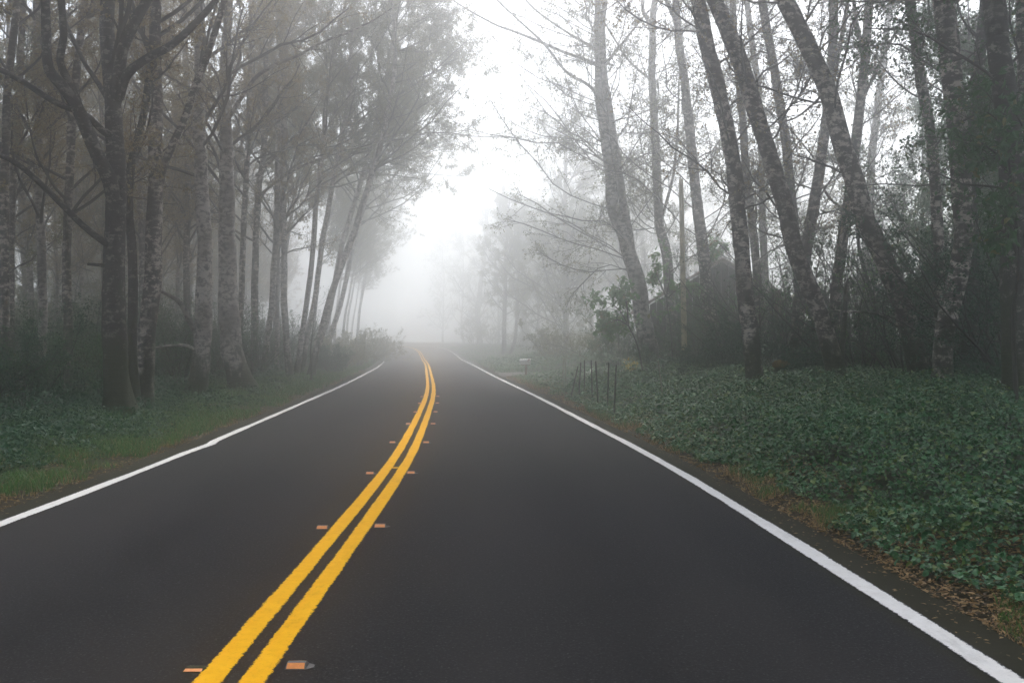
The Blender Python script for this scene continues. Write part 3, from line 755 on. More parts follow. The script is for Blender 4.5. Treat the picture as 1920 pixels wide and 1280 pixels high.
alder('thick alder of the clump with pale flaked foot',
      [(1764, 758), (1767, 710), (1768, 652), (1778, 588), (1797, 520), (1811, 434), (1806, 380), (1802, 336), (1793, 235), (1782, 134), (1775, 60), (1770, 0)], 17, 34, 38, 18, 'bark_mid', 'leaf_green', dict(RC, per=5))
alder('dark trunk half hidden behind the pale footed alder',
      [(1812, 745), (1818, 650), (1822, 540), (1820, 430), (1816, 330), (1828, 220), (1838, 100), (1846, 0)], 19, 30, 20, 16, 'bark_dark', 'leaf_green', dict(RC, per=6))
alder('dark ivied trunk near the frame edge, broad green leaves around it',
      [(1906, 770), (1905, 690), (1902, 600), (1900, 480), (1897, 350), (1888, 220), (1876, 110), (1866, 0)], 14.2, 46, 40, 16, 'bark_dark', 'leaf_green', dict(RC, per=6))
alder('outermost trunk on the bank with a strip of pale bark low down',
      [(1960, 780), (1950, 660), (1940, 520), (1935, 350), (1925, 180), (1922, 0)], 14.8, 34, 28, 16, 'bark_mid', 'leaf_green', dict(RC, per=7))
# broken snag and the reddish dead stem by the shed
def snag(label, pts, d, w, bk, name='snag'):
    P = np.array([W(x, y, d) for x, y in pts]); P[0][2] = gz(P[0][0], P[0][1]) - .2
    q = catmull(np.c_[P, np.linspace(w, w * .8, len(P)) / F * d / 2], .12); q = np.vstack([q, q[-1] + np.array([.03, 0, .12, -q[-1, 3] * .7])])
    t = thing(name, label, 'dead tree', P[0]); mb = MB(); SEED[0] += 1; mb.trunk(q[:, :3], q[:, 3], 10, SEED[0], .12); mb.build('trunk', M[bk], t, P[0]); return t, P
t, P = snag('short broken snag with a snapped top in the bright gap', [(1572, 700), (1580, 640), (1584, 590), (1588, 532)], 22, 11, 'bark_dark')
M['dead_wood'] = plain('dead_wood', (.15, .085, .055), .9, .1, .5, 5.)
snag('bare reddish dead stem standing against the shed wall', [(1478, 694), (1470, 640), (1462, 590), (1456, 550)], 31, 20, 'dead_wood')
# mossy stump
q = W(1464, 712, 23.5); q[2] = gz(q[0], q[1])
t = thing('tree_stump', 'rotten stump capped with orange brown moss, in the ivy', 'stump', q)
mb = MB(); mb.trunk(np.array([[0, 0, -.2], [0, 0, .2], [.01, 0, .45], [.01, 0, .52]]), np.array([.21, .17, .16, .13]), 12, 5, .15); mb.build('trunk', M['bark_dark'], t)
M['moss'] = plain('moss', (.13, .085, .022), .95, .1, .5, 18.)
mb = MB(); mb.trunk(np.array([[.01, 0, .44], [.01, 0, .52], [.01, 0, .58], [.01, 0, .61]]), np.array([.185, .19, .14, .05]), 12, 8, .2); mb.build('moss_cap', M['moss'], t)

# foggy trees past the drive
FC = dict(n1=36, n2=9, n3=6, t0=.10, l1=.36, sp=1.05, up=.12, per=6, leaf=.11, rmin=.005, shrink=.62)
alder('broad misty alder past the mailbox, airy crown reaching down to the brush', [(1062, 684), (1062, 600), (1062, 480), (1060, 360), (1060, 250)], 82, 12, 6, 20.5, 'bark_mid', 'leaf_grey', dict(FC, n1=56, per=9, leaf=.15))
alder('misty double trunk standing beyond the gravel drive', [(945, 682), (945, 640), (946, 600), (947, 540), (950, 450)], 96, 9, 6, 15.5, 'bark_mid', 'leaf_grey', dict(FC, t0=.25, per=9, leaf=.15),
      stems=[([(952, 676), (962, 650), (968, 615), (970, 560), (972, 480)], 8, 4, 0.)])
for lab, px, d, H, cr in (('pale ghost of a tree farther up the road, past the double trunk', 900, 98, 13, FC), ('ghostly rounded tree beyond the field edge', 985, 92, 12, FC), ('faint tall tree behind the broad misty alder', 1105, 74, 15, FC),
                          ('soft grey tree standing in mist over the shed roof', 1290, 62, 12, FC), ('lone hazy tree in the bright field past the leaning alders', 1480, 66, 13, FC), ('hazy low tree in the bright field', 1640, 58, 9, FC),
                          ('faded slim tree between the utility pole and the twin stems', 1180, 58, 14, FC)):
    d *= 1.35; H *= 1.35; x = (px - 960) / F * d; z = gz(x, d)
    y0 = 640 + (1.61 - z) / d * F
    alder(lab, [(px, y0), (px + R.normal() * 3, y0 - 60), (px + R.normal() * 5, y0 - 130), (px + R.normal() * 6, y0 - 200)], d, 11, 7, H, 'bark_mid', 'leaf_grey', cr)

mist = [proto(R.uniform(11, 13.5), .13, 0., dict(FC, t0=.12, per=5, sp=.9, shrink=.4), 'bark_mid', 'leaf_grey', 500 + k) for k in range(3)]
for k, (px, d, s_) in enumerate([(870, 118, 1.1), (935, 108, 1.), (1010, 84, 1.05), (1030, 98, 1.2), (1090, 90, 1.15), (1150, 84, 1.2), (1210, 74, 1.1), (830, 132, 1.), (1340, 78, .95)]):
    d *= 1.3; s_ *= 1.3; x = (px - 960) / F * d
    place(mist[k % 3], 'misty_tree', 'soft grey tree in the misty line beyond the drive and field, blending with the next', (x, d, gz(x, d) - .03), R.uniform(0, 6.28), s_, 'trees in the misty line')
# unseen trees added beside and behind the camera to shade the near road
shade_trees = [proto(16.5, .2, 0., dict(n1=30, n2=9, n3=7, t0=.52, l1=.46, sp=1.15, up=.0, per=16, leaf=.15), 'bark_mid', 'leaf_olive', 400 + k) for k in range(2)]
for k, (x, d) in enumerate([(-8.5, 11), (-7.5, 4), (-9, -3), (-7.5, -10), (-8, -17), (7.5, 5), (8.2, -1), (7.2, -7), (8.5, -13), (7.5, -19)]):
    place(shade_trees[k % 2], 'alder_tree', 'unseen wide crowned alder added to shade the near stretch of road', (x, d, gz(x, d) - .03), R.uniform(0, 6.28), R.uniform(.95, 1.1), 'added trees shading the near road')

# brush on the bank
for k, (px, d, h, sp_, lf, per, lab) in enumerate([
    (1368, 35, 4.3, .55, 'leaf_green', 5, 'leafy thicket standing before the shed ridge'), (1300, 35.5, 2.4, .7, 'leaf_green', 6, 'green shrub between the utility pole and the shed'),
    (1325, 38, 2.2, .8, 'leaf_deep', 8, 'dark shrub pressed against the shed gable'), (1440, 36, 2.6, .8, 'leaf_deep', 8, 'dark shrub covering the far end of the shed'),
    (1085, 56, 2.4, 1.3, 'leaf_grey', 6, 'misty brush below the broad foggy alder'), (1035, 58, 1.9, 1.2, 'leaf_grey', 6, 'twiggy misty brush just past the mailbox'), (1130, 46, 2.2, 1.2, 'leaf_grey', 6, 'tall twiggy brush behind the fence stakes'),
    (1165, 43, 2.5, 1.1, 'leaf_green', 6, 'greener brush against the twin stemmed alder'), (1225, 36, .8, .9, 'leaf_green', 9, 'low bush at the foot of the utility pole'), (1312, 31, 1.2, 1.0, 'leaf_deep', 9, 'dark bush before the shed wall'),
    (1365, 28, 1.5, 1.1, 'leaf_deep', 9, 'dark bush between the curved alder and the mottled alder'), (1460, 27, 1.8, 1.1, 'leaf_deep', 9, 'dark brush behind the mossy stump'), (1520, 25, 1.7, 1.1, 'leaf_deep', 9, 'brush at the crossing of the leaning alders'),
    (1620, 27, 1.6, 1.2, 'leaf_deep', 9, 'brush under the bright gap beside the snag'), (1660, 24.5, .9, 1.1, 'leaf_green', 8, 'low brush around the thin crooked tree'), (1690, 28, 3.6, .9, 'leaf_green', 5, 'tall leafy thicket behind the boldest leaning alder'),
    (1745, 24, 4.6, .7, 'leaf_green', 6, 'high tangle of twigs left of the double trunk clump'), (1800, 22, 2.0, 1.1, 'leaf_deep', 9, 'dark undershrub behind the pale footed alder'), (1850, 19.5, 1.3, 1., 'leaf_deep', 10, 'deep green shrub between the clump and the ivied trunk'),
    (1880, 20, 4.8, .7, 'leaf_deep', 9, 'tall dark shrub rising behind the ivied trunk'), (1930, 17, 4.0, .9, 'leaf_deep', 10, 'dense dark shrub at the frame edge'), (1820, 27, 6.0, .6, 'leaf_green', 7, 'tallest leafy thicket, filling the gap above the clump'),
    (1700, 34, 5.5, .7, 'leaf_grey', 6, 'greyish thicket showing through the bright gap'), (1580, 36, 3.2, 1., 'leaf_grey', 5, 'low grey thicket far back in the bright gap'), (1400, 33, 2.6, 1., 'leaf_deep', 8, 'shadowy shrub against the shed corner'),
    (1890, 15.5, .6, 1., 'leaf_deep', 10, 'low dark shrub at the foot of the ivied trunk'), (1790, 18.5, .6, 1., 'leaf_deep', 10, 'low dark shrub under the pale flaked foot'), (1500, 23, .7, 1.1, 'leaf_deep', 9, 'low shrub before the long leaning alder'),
    (1290, 42, 1.3, 1.0, 'leaf_green', 6, 'leafy brush at the shed eave')]):
    x = (px - 960) / F * d
    shrub('bush', lab.replace(' left of', ' beside'), 'bush', (x, d, gz(x, d)), h, sp_, lf, 11, 8, 6, per, .06 + d * .0006)
for k, (px, d, h) in enumerate([(262, 33, 2.6), (300, 36, 3.2), (335, 31, 2.2), (345, 42, 3.6), (395, 36, 3.0), (410, 45, 3.8), (472, 38, 2.6), (480, 47, 3.4), (505, 50, 3.0), (528, 48, 2.4), (548, 52, 3.2), (570, 55, 2.6), (180, 31, 2.8), (40, 34, 3.2), (100, 38, 3.4)]):
    x = (px - 960) / F * d
    shrub('bush', 'tall wispy undergrowth with few green leaves among the slender trunks', 'bush', (x, d, gz(x, d)), h, .6, 'leaf_green', 12, 9, 6, 3, .075, group='wispy undergrowth among the trunks')
# dense evergreen growth closing the bank at the frame edge, and thickets behind the leaning trunks
ever = [proto(R.uniform(9.5, 11.5), .12, 0., dict(n1=40, n2=8, n3=6, t0=.04, l1=.26, sp=1.1, up=.05, per=10, leaf=.085, shrink=.7), 'bark_dark', 'leaf_green', 600 + k) for k in range(3)]
for k, (px, d, s_) in enumerate([(1735, 34, .9), (1790, 30, .95), (1845, 26, .95), (1870, 33, 1.15), (1935, 23, 1.), (1950, 30, 1.1), (2030, 24, 1.1), (2090, 20, 1.1), (2060, 33, 1.2)]):
    x = (px - 960) / F * d
    place(ever[k % 3], 'evergreen_tree', 'dense dark green tree in the thick growth closing the bank past the clump', (x, d, gz(x, d) - .03), R.uniform(0, 6.28), s_, 'dense growth closing the bank')
for k, (px, d, h) in enumerate([(1440, 29, 4.2), (1500, 31, 5.), (1545, 27, 4.), (1600, 30, 5.2), (1650, 27, 5.), (1690, 25, 4.6), (1710, 22, 4.2), (1385, 30, 3.4), (1625, 23, 3.2)]):
    x = (px - 960) / F * d
    shrub('bush', 'fine twiggy thicket with scattered small leaves behind the leaning trunks', 'bush', (x, d, gz(x, d)), h, .6, 'leaf_bright' if k % 3 == 0 else 'leaf_green', 11, 8, 6, 2, .07, group='thickets behind the leaning trunks')
bush_ = [shrub('bush', 'high brush screening the far inside of the wood', 'bush', (-30 - k, 60, gz(-30 - k, 60)), 4.2, .9, 'leaf_grey', 13, 9, 6, 9, .11, group='brush screening the inside of the wood') for k in range(3)]
for k in range(30):
    d = R.uniform(36, 78); x = cen[np.abs(cy[al < 118] - d).argmin(), 0] - R.uniform(15, 42)
    o = bush_[k % 3] if k < 3 else copy_thing(bush_[k % 3])
    o.location = (x, d, gz(x, d)); o.rotation_euler = (0, 0, R.uniform(0, 6.28)); s_ = R.uniform(.8, 1.3); o.scale = (s_, s_, s_)
for k, (px, d) in enumerate([(890, 118), (925, 124), (968, 112), (1005, 104), (1040, 116), (1075, 100), (1115, 92), (1160, 84)]):
    x = (px - 960) / F * d
    o = copy_thing(bush_[k % 3]); o['label'] = 'pale brush at the feet of the misty tree line past the drive'; o['group'] = 'brush along the misty tree line'
    o.location = (x, d, gz(x, d)); o.rotation_euler = (0, 0, R.uniform(0, 6.28)); s_ = R.uniform(.6, .9); o.scale = (s_, s_, s_)
# broad leaved plants
def broadleaf(label, stems_, d, leaf, size, n, name='broadleaf_shrub'):
    """stems given as photo points; big drooping leaves toward their ends"""
    foot = W(*stems_[0][0], d); foot[2] = gz(foot[0], foot[1])
    t = thing(name, label, 'shrub', foot); sm = MB(); lm = MB()
    for st in stems_:
        P = np.array([W(x, y, d + R.normal() * .25 * (k > 0)) for k, (x, y) in enumerate(st)])
        if st[0] == stems_[0][0]: P[0] = foot
        q = catmull(np.c_[P, np.linspace(.030, .010, len(P))], .12); sm.tubes(q[None, :, :3], q[None, :, 3], 6)
        P2, r2 = grow(q[None, :, :3], q[None, :, 3], n, .40, 1., .22, .9, .0, 5, .45, .16, -.05, .35, .2); lm.tubes(P2, np.maximum(r2, .003), 4)
        P3, r3 = grow(P2, r2, 4, .3, 1., .5, .8, .0, 4, .5, .14, -.05, .18, .2); lm.tubes(P3, np.maximum(r3, .002), 3)
        scatter_leaves(lm, P3, 4, size, 1, .5, .02, .2, -.45, True)
    sm.build('stem', M['twig'], t, foot); lm.build('foliage', [M['twig'], M[leaf]], t, foot)
broadleaf('bright broad leaved sprig drooping toward the road before the twin stemmed alder', [[(1208, 690), (1196, 650), (1178, 610), (1160, 580), (1140, 568), (1122, 572)], [(1178, 610), (1175, 570), (1165, 545), (1150, 535)], [(1178, 610), (1160, 600), (1146, 605), (1138, 615)]], 32, 'leaf_bright', .19, 20)
broadleaf('bright broad leaved sapling hanging around the utility pole', [[(1262, 690), (1258, 620), (1250, 560), (1256, 510), (1240, 480)], [(1250, 560), (1275, 540), (1300, 545)], [(1256, 510), (1285, 490), (1325, 465), (1345, 470)], [(1250, 560), (1238, 530), (1225, 500)]], 34, 'leaf_bright', .18, 12)
broadleaf('green leafy sprays hanging across the dark ivied trunk', [[(1908, 760), (1900, 600), (1910, 480), (1895, 330), (1880, 240), (1850, 210)], [(1910, 480), (1890, 440), (1860, 420)], [(1895, 330), (1870, 290), (1850, 275)], [(1910, 480), (1935, 380), (1925, 260), (1905, 215)]], 13, 'leaf_green', .13, 14)
broadleaf('leafy stem with pale leaves in front of the boldest leaning alder foot', [[(1745, 762), (1730, 640), (1700, 560), (1690, 500)], [(1730, 640), (1745, 590), (1750, 540)]], 22, 'leaf_green', .10, 14)
broadleaf('slender leafy stem between the long leaning alder and the snag', [[(1530, 705), (1525, 600), (1530, 520), (1545, 440)], [(1525, 600), (1500, 560), (1490, 520)]], 25, 'leaf_green', .10, 12)

# ------------------------------------------------------------------ built things
M['old_wood'] = plain('old_wood', (.060, .048, .038), .9, .15, .35, 6.)
M['pole_wood'] = plain('pole_wood', (.46, .40, .25), .85, .2, .3, 5.)
M['stake'] = plain('stake', (.05, .044, .04), .9, .1, .3, 20.)
M['stake_pale'] = plain('stake_pale', (.27, .25, .20), .85, .1, .2, 20.)
M['box_white'] = plain('box_white', (.72, .71, .68), .45, .4, .06, 9.)
M['roof'] = plain('roof', (.33, .235, .215), .75, .3, .18, 4.)
# shed
def shed():
    d0 = 41.0
    fl, fr = W(1205, 640, d0), W(1480, 640, d0 + 1.)
    ang = math.atan2(fr[1] - fl[1], fr[0] - fl[0]); wdt = math.hypot(fr[0] - fl[0], fr[1] - fl[1])
    o = fl.copy(); o[2] = min(gz(fl[0], fl[1]), gz(fr[0], fr[1])) - .1
    t = thing('wooden_shed', 'dark plank shed with a shallow pinkish shingle roof behind the trees', 'shed', o)
    t.rotation_euler = (0, 0, -rad(5))
    eave = W(1212, 574, d0)[2] - o[2]; ridge = W(1370, 487, d0)[2] - o[2]; dep = 7.
    mid = wdt * .5; h = wdt
    mb = MB()
    n = 22
    for i in range(n):                                              # upright planks of the gable
        x0, x1 = h * i / n, h * (i + 1) / n - .02
        zt = lambda x: eave + (ridge - eave) * (1 - abs(x - mid) / mid) - .12
        pr = R.uniform(0, .025)
        mb.add([[x0, -pr, 0], [x1, -pr, 0], [x1, -pr, zt(x1)], [x0, -pr, zt(x0)], [x0, .08, 0], [x1, .08, 0], [x1, .08, zt(x1)], [x0, .08, zt(x0)]],
               [[0, 1, 2, 3], [5, 4, 7, 6], [4, 0, 3, 7], [1, 5, 6, 2]])
    mb.add([[.0, .1, 0], [.0, dep, 0], [.0, dep, eave], [.0, .1, eave], [.1, .1, 0], [.1, dep, 0], [.1, dep, eave], [.1, .1, eave]], [[0, 3, 2, 1], [4, 5, 6, 7]])
    mb.add([[h, .1, 0], [h, dep, 0], [h, dep, eave], [h, .1, eave]], [[0, 1, 2, 3]])
    mb.add([[0, dep, 0], [h, dep, 0], [h, dep, eave], [mid, dep, ridge - .1], [0, dep, eave]], [[0, 1, 2, 4], [4, 2, 3, 3]][:1])
    mb.build('wall', M['old_wood'], t)
    for sgn in (-1, 1):                                             # roof slopes laid in courses
        mb = MB(); e0 = np.array([mid + sgn * (mid + .45), 0, eave - .45 * (ridge - eave) / mid]); r0 = np.array([mid, 0, ridge])
        k = 12
        for i in range(k):
            a = e0 + (r0 - e0) * i / k; b_ = e0 + (r0 - e0) * (i + 1) / k
            up = np.array([0, 0, .05])
            ys_ = np.array([-.55, dep + .4])
            v = [[*(a + up + [0, y, .02])] for y in ys_] + [[*(b_ + up + [0, y, 0])] for y in ys_] + [[*(a - up * .5 + [0, y, 0])] for y in ys_] + [[*(b_ - up * .5 + [0, y, 0])] for y in ys_]
            mb.add(v, [[0, 1, 3, 2], [4, 6, 7, 5], [0, 2, 6, 4], [1, 5, 7, 3], [0, 4, 5, 1]])
        mb.build('roof_slope', M['roof'], t)
    mb = MB(); mb.box((mid * .55, -.05, 1.2), (1.0, .06, 1.0)); mb.box((mid * .55, -.09, 1.72), (1.16, .05, .09)); mb.box((mid * .55, -.09, .68), (1.16, .05, .09)); mb.build('shutter', M['bark_dark'], t)
shed()
# utility pole
f_ = W(1284, 690, 33.); f_[2] = gz(f_[0], f_[1]); top = W(1277, 336, 33.)
t = thing('utility_pole', 'straight weathered wooden pole with a bare top, rising from the ivy', 'pole', f_)
mb = MB(); q = np.linspace(0, 1, 24)[:, None] * (top - f_) + f_; q[0, 2] -= .4
mb.trunk(q, np.linspace(.098, .075, 24), 14, 3, .015); mb.build('pole', M['pole_wood'], t, f_)
# fence stakes
for k, (x0, y0, x1, y1, pale, lab) in enumerate([
    (1077, 717, 1084, 686, 0, 'slanting dark stake, first of the stake row from the mailbox end'), (1087, 718, 1089, 680, 0, 'thin brown stake beside the slanting one'), (1096, 717, 1096, 675, 0, 'upright dark stake third along the row'),
    (1110, 723, 1108.5, 675, 0, 'thick dark stake in the middle of the row'), (1120, 730, 1117, 677, 0, 'dark stake tilting a little, beside the thick middle one'), (1140, 734, 1141.5, 680, 0, 'dark stake standing apart, second from the row end'),
    (1153, 742, 1155.5, 684, 0, 'tallest looking dark stake closing the row'), (1242, 738, 1234, 676, 1, 'pale thin slanting stake under the utility pole'), (1056, 692, 1056.6, 672, 1, 'pale stake of the close pair near the mailbox'), (1060.5, 702, 1059.5, 672, 1, 'second pale stake of the close pair, brown at its foot')]):
    d = 1.16 * F / (y1 and (y0 - 640)); d = min(d, 33.)
    a = W(x0, y0, d); b_ = W(x1, y1, d); g0 = gz(a[0], a[1]); s = (g0 - .25 - a[2]) / (b_[2] - a[2]); base = a + (b_ - a) * s
    P = base + (b_ - base) * np.linspace(0, 1, 9)[:, None]
    mb = MB(); SEED[0] += 1; w_ = (.021 if not pale else .017) * (1 if d < 32 else 1.2)
    mb.trunk(P, np.linspace(w_, w_ * .85, 9), 7, SEED[0], .10)
    tag(mb.build('fence_stake', M['stake_pale' if pale else 'stake'], None, base), lab, 'stake', 'stakes in the ivy')
# mailbox
q = W(985, 697, 45.); q[2] = gz(q[0], q[1])
t = thing('mailbox', 'white arched mailbox on a reddish wooden post at the drive', 'mailbox', q)
zb = W(985, 683, 45.)[2] - q[2]
mb = MB(); a = np.linspace(0, math.pi, 11); prof = np.r_[[[.11, 0]], np.c_[np.cos(a) * .11, .14 + np.sin(a) * .11], [[-.11, 0]]]
n = len(prof); v = np.vstack([np.c_[np.full(n, x), prof[:, 0], zb + prof[:, 1]] for x in (-.25, .25)])
mb.add(v, [[i, (i + 1) % n, n + (i + 1) % n, n + i] for i in range(n)], 0, False)
for s0, fl in ((0, 1), (n, 0)):
    mb.add(np.vstack([v[s0:s0 + n], [[v[s0, 0], 0, zb + .08]]]), [[(i, (i + 1) % n, n)[:: -1 if fl else 1][j] for j in (0, 1, 2)] for i in range(n)])
mb.build('body', M['box_white'], t)
mb = MB(); mb.box((-.262, 0, zb + .12), (.02, .205, .2)); mb.box((-.28, 0, zb + .2), (.03, .04, .02)); mb.build('door', M['box_white'], t)
mb = MB(); mb.box((.03, 0, zb / 2 - .11), (.10, .10, zb + .2)); mb.box((0, 0, zb - .02), (.42, .16, .035)); mb.build('post', plain('red_wood', (.20, .10, .07), .85, .1), t)
mb = MB(); mb.box((.12, -.122, zb + .17), (.02, .015, .13)); mb.box((.16, -.122, zb + .22), (.07, .015, .05)); mb.build('flag', plain('flag_red', (.30, .05, .04), .6), t)
# yellow weed
q = W(1182, 690, 34.); q[2] = gz(q[0], q[1])
t = thing('flowering_weed', 'weed with a tuft of yellow leaves in the ivy below the twin stemmed alder', 'weed', q)
p = np.array([[R.normal() * .03, R.normal() * .03, 0] for _ in range(6)]); tipz = np.array([[R.normal() * .12, R.normal() * .1, R.uniform(.42, .62)] for _ in range(6)])
P_ = p[:, None] + (tipz - p)[:, None] * np.linspace(-.2, 1, 5)[None, :, None]
mb = MB(); mb.tubes(P_, np.full((6, 5), .006), 4); mb.build('stem', M['twig'], t)
mb = MB(); scatter_leaves(mb, P_, 16, .10, 0, .6, .07, .6, 0., True); mb.build('foliage', M['yellow'], t)

# raised road markers
M['mk_body'] = plain('mk_body', (.07, .068, .066), .6, .4, .15, 40.)
M['mk_lens'] = plain('mk_lens', (.78, .27, .06), .35, .5, .1, 60.)
words = ['first', 'second', 'third', 'fourth', 'fifth', 'sixth', 'seventh', 'eighth']
def marker(px, py, side, k):
    d = EYE * F / (py - 640.); x = (px - 960) / F * d
    i = np.abs(cy[al < 118] - d).argmin(); an = math.atan2(nor[i][1], nor[i][0])
    broken = side < 0 and k == 0
    lab = ('crushed dark road marker touching the yellow stripe, wood side' if broken else
           f'orange road marker beside the yellow stripe on the {"ivy bank" if side > 0 else "wood"} side, {words[k]} up the road')
    t = thing('road_marker', lab, 'road marker', (x, d, cz[i] + .002), 'raised markers beside the yellow lines'); t.rotation_euler = (0, 0, an)
    h = .023 if not broken else .007
    mb = MB(); mb.add([[-.052, -.05, 0], [.052, -.05, 0], [.052, .05, 0], [-.052, .05, 0], [-.046, -.016, h], [.046, -.016, h], [.046, .016, h], [-.046, .016, h]],
                      [[0, 3, 2, 1], [4, 5, 6, 7], [0, 1, 5, 4], [1, 2, 6, 5], [2, 3, 7, 6], [3, 0, 4, 7]])
    mb.add([[.052, -.048, .001], [.085, -.02, .001], [.085, .02, .001], [.052, .048, .001], [.052, 0, .012]], [[0, 1, 4, 4], [1, 2, 4, 4], [2, 3, 4, 4]][:0] or [[0, 1, 2, 3]])
    mb.build('body', M['bark_dark'] if broken else M['mk_body'], t)
    for s in (-1,) if broken else (-1, 1):
        mb = MB(); y0, y1 = s * .047, s * .019
        mb.add([[-.044, y0, .0022 + .001], [.044, y0, .0022 + .001], [.042, y1, h * .97 + .0015], [-.042, y1, h * .97 + .0015]], [[0, 1, 2, 3] if s < 0 else [3, 2, 1, 0]])
        mb.build('reflector', M['mk_lens'], t)
for k, (a, b_, yl, yr) in enumerate([(366, 557, 1254, 1249), (605, 713, 990, 987), (694, 771, 888, 887), (736, 799, 830, 830), (766, 812, 795, 795), (779, 816.5, 773, 772.5), (787, 820, 756.5, 756), (791, 821, 744, 743.5)]):
    marker(a, yl, -1, k); marker(b_, yr, 1, k)

# ------------------------------------------------------------------ ground cover (nobody could count it)
def verge_pts(n, y0, y1, e0, e1, right, power=1.):
    """random places past the white line; nearer stretches get more"""
    u = R.random(n); y = y0 * (y1 / y0) ** (u ** power)
    i = np.searchsorted(cy[:np.argmax(cy)], y).clip(0, len(cy) - 1)
    e = e0 + (e1 - e0) * R.random(n)
    if right: x = cen[i, 0] + (wr[i] + e) * nor[i, 0]; yy = y + (wr[i] + e) * nor[i, 1]
    else: x = cen[i, 0] - (wl[i] + e) * nor[i, 0]; yy = y - (wl[i] + e) * nor[i, 1]
    return x, yy, e
def ivy(n, y0, y1, e0, e1, size, right=True, hgt=.33, key='leaf_ivy', fine=True, mbx=None, thr=.0):
    x, y, e = verge_pts(n, y0, y1, e0, e1, right)
    z, ge_, _ = ground(x, y)
    ragged = np.where(right, .62, 1.0) + (fbm(x * .8, y * .8, 21) - .5) * 1.5
    if right: ragged += (1 - (1 - sstep(2.2, 3.2, np.abs(y - 48.5 - .12 * ge_)))) * 0
    dn = fbm(x * 1.1, y * 1.1, 33)
    drive = np.abs(y - 48.5 - .12 * ge_) > (1.7 + 1.2 * np.exp(-ge_ / 2)) if right else True
    keep = (ge_ > ragged) & (dn > thr) & drive
    x, y, z, ge_, dn = x[keep], y[keep], z[keep], ge_[keep], dn[keep]
    mound = hgt * sstep(0, 1.1, ge_ - ragged[keep]) * (.35 + 1.2 * fbm(x * 1.3, y * 1.3, 41)) + hgt * .25
    if right: mound = mound * (1 - .7 * np.exp(-((y - 43) / 6) ** 2) * (ge_ < 4.5))
    h = mound * R.uniform(.35, 1.08, len(x)) ** .6
    pos = np.c_[x, y, z + h]
    ax = R.normal(size=(len(x), 3)); ax[:, 2] = ax[:, 2] * .4 - .25; ax = norm(ax)
    nr = R.normal(size=(len(x), 3)) * .42; nr[:, 2] += 1.
    s = size * (.45 + R.random(len(x)) ** 1.6 * 1.05) * (1 + .012 * y)
    (mbx.fine_leaves if fine else mbx.leaves)(pos, ax, norm(nr), s, .78, 0)
mb = MB()
ivy(60000, 5.5, 13, .5, 8, .044, mbx=mb); ivy(100000, 12, 30, .5, 11, .048, mbx=mb); ivy(34000, 28, 75, .9, 14, .072, mbx=mb, fine=False)
tag(mb.build('ivy', [M['leaf_ivy']]), 'thick blue green ivy cover on the bank beside the road', kind='stuff')
mb = MB()
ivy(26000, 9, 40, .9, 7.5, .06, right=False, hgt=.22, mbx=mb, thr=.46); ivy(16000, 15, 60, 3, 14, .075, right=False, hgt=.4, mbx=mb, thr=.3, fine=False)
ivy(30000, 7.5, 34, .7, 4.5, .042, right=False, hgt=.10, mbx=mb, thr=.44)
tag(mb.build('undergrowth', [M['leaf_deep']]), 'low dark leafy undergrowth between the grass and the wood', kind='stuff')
mb = MB()
def turf(n, y0, y1, e0, e1, right, h, edge, thr, w=.006):
    x, y, e = verge_pts(n, y0, y1, e0, e1, right)
    z, ge_, _ = ground(x, y)
    k = (ge_ > edge + (fbm(x * 1.2, y * 1.2, 61) - .5) * .7) & (fbm(x * .9, y * .9, 52) > thr)
    x, y, z = x[k], y[k], z[k]
    hh = h * R.uniform(.4, 1.2, len(x)) * (.5 + fbm(x * 1.7, y * 1.7, 71))
    mb.blades(np.c_[x, y, z - .01], hh, R.uniform(.2, .9, len(x)), w * (1 + .05 * y) * R.uniform(.7, 1.3, len(x)))
turf(60000, 8, 34, .4, 4.5, False, .13, .5, .34); turf(34000, 30, 95, .4, 4.5, False, .20, .6, .30)
turf(16000, 5, 16, .4, 1.6, True, .10, .5, .46); turf(7000, 6, 30, 1., 8, True, .36, .8, .56, .004); turf(6000, 14, 45, .4, 1.6, True, .16, .6, .5); turf(14000, 50, 120, .5, 9, True, .25, .5, .2)
tag(mb.build('grass', [M['grass']]), 'green grass of the roadside verge', kind='stuff')
mb = MB()
turf(20000, 5, 45, .36, 1.2, True, .075, .40, .46, .006); turf(16000, 8, 55, .36, 1.5, False, .065, .40, .44, .006)
for right, n, e1 in ((True, 26000, 1.7), (False, 14000, 2.4)):          # fallen leaves and bits of stalk lying flat
    x, y, e = verge_pts(n, 5, 45, .38, e1, right); z, ge_, _ = ground(x, y); k = fbm(x * 1.3, y * 1.3, 81) > .38; x, y, z = x[k], y[k], z[k]
    ax = R.normal(size=(len(x), 3)); ax[:, 2] *= .15; nr = R.normal(size=(len(x), 3)) * .25; nr[:, 2] += 1
    mb.leaves(np.c_[x, y, z + R.uniform(.004, .03, len(x))], norm(ax), norm(nr), R.uniform(.02, .065, len(x)), .42, 0)
for right, n in ((True, 1500), (False, 900)):                          # and some blown onto the mossy asphalt edge
    x, y, e = verge_pts(n, 5, 40, .10, .40, right); k = R.random(n) < (e / .4) ** 1.5; x, y = x[k], y[k]
    z = cz[road_at(x, y)[1]] + R.uniform(.004, .012, len(x))
    ax = R.normal(size=(len(x), 3)); ax[:, 2] *= .05; nr = R.normal(size=(len(x), 3)) * .1; nr[:, 2] += 1
    mb.leaves(np.c_[x, y, z], norm(ax), norm(nr), R.uniform(.012, .045, len(x)), .45, 0, .05)
tag(mb.build('leaf_litter', [M['leaf_dry']]), 'dry grass and fallen leaves along the road edge', kind='stuff')

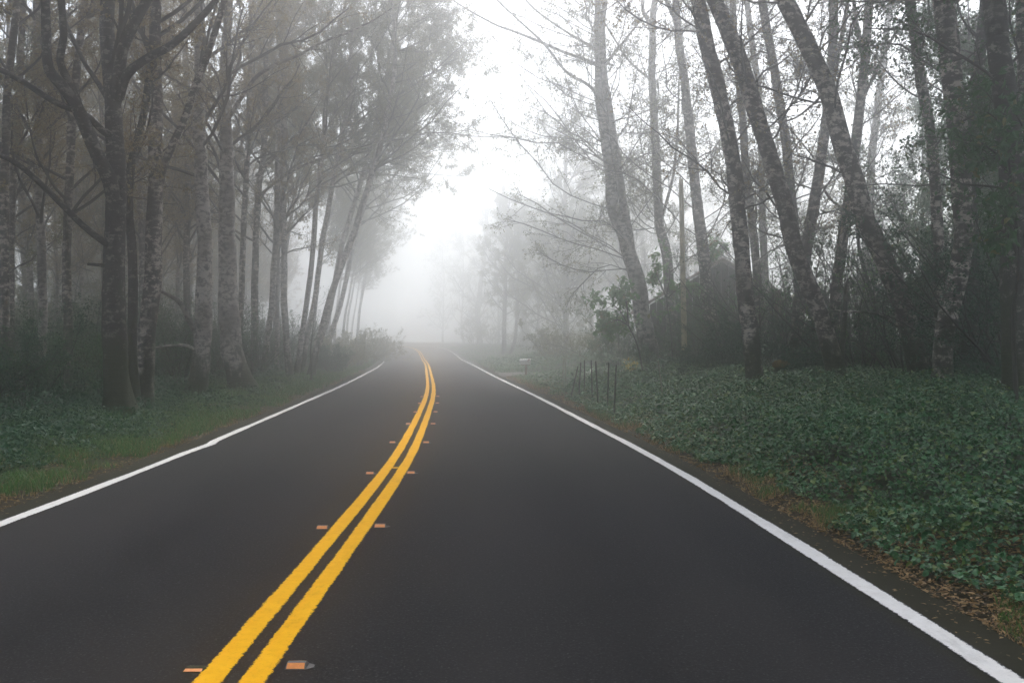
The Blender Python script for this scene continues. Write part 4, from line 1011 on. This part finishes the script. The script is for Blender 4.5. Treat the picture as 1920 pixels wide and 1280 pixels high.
# ------------------------------------------------------------------ air, light, camera
m = bpy.data.materials.new('fog'); m.use_nodes = True; nt = m.node_tree; nt.nodes.clear()
out = nt.nodes.new('ShaderNodeOutputMaterial'); pv = nt.nodes.new('ShaderNodeVolumePrincipled')
pv.inputs['Density'].default_value = .0165; pv.inputs['Color'].default_value = (.993, .998, 1., 1); pv.inputs['Anisotropy'].default_value = 0.94
pv.inputs['Density Attribute'].default_value = ''
nt.links.new(pv.outputs[0], out.inputs['Volume'])
mb = MB(); mb.box((7, 191, 13.), (480, 430, 30.)); hz = mb.build('haze', m); tag(hz, 'pale fog lying over the whole road and wood', kind='stuff')
hz.visible_shadow = True

w = bpy.data.worlds.new('World'); sc.world = w; w.use_nodes = True; nt = w.node_tree
bg = nt.nodes['Background']; sky = nt.nodes.new('ShaderNodeTexSky'); sky.sky_type = 'NISHITA'; sky.sun_disc = False
EL, AZ = 52., 12.                                                   # sun height, and degrees right of straight ahead
sky.sun_elevation = rad(EL); sky.sun_rotation = rad(AZ); sky.air_density = 1.; sky.dust_density = 3.; sky.ozone_density = 1.
hs = nt.nodes.new('ShaderNodeHueSaturation'); hs.inputs['Saturation'].default_value = .52
nt.links.new(sky.outputs[0], hs.inputs['Color']); nt.links.new(hs.outputs[0], bg.inputs['Color']); bg.inputs['Strength'].default_value = .15
sun = bpy.data.lights.new('sun', 'SUN'); sun.energy = 1.0; sun.angle = rad(25); sun.color = (1., .97, .93)
so = bpy.data.objects.new('sun', sun); COL.objects.link(so)
dirv = Vector((math.sin(rad(AZ)) * math.cos(rad(EL)), math.cos(rad(AZ)) * math.cos(rad(EL)), math.sin(rad(EL))))
so.rotation_euler = dirv.to_track_quat('Z', 'Y').to_euler(); so.location = (0, 0, 60)

cam = bpy.data.cameras.new('camera'); co = bpy.data.objects.new('camera', cam); COL.objects.link(co)
cam.sensor_width = 36.; cam.lens = 36. * F / 1920.; cam.clip_end = 2000.; cam.clip_start = .05
co.location = (0, 0, EYE); co.rotation_euler = (rad(90), 0, 0); sc.camera = co

sc.view_settings.view_transform = 'Standard'; sc.view_settings.look = 'None'; sc.view_settings.exposure = 1.06; sc.view_settings.gamma = 1.
sc.render.engine = 'CYCLES'
c = sc.cycles
c.use_denoising = True; c.denoiser = 'OPENIMAGEDENOISE'; c.denoising_prefilter = 'NONE'
c.max_bounces = 18; c.diffuse_bounces = 3; c.glossy_bounces = 2; c.transmission_bounces = 3; c.volume_bounces = 14; c.transparent_max_bounces = 8
c.sample_clamp_indirect = 4.; c.use_adaptive_sampling = True; c.adaptive_threshold = .015
c.caustics_reflective = False; c.caustics_refractive = False
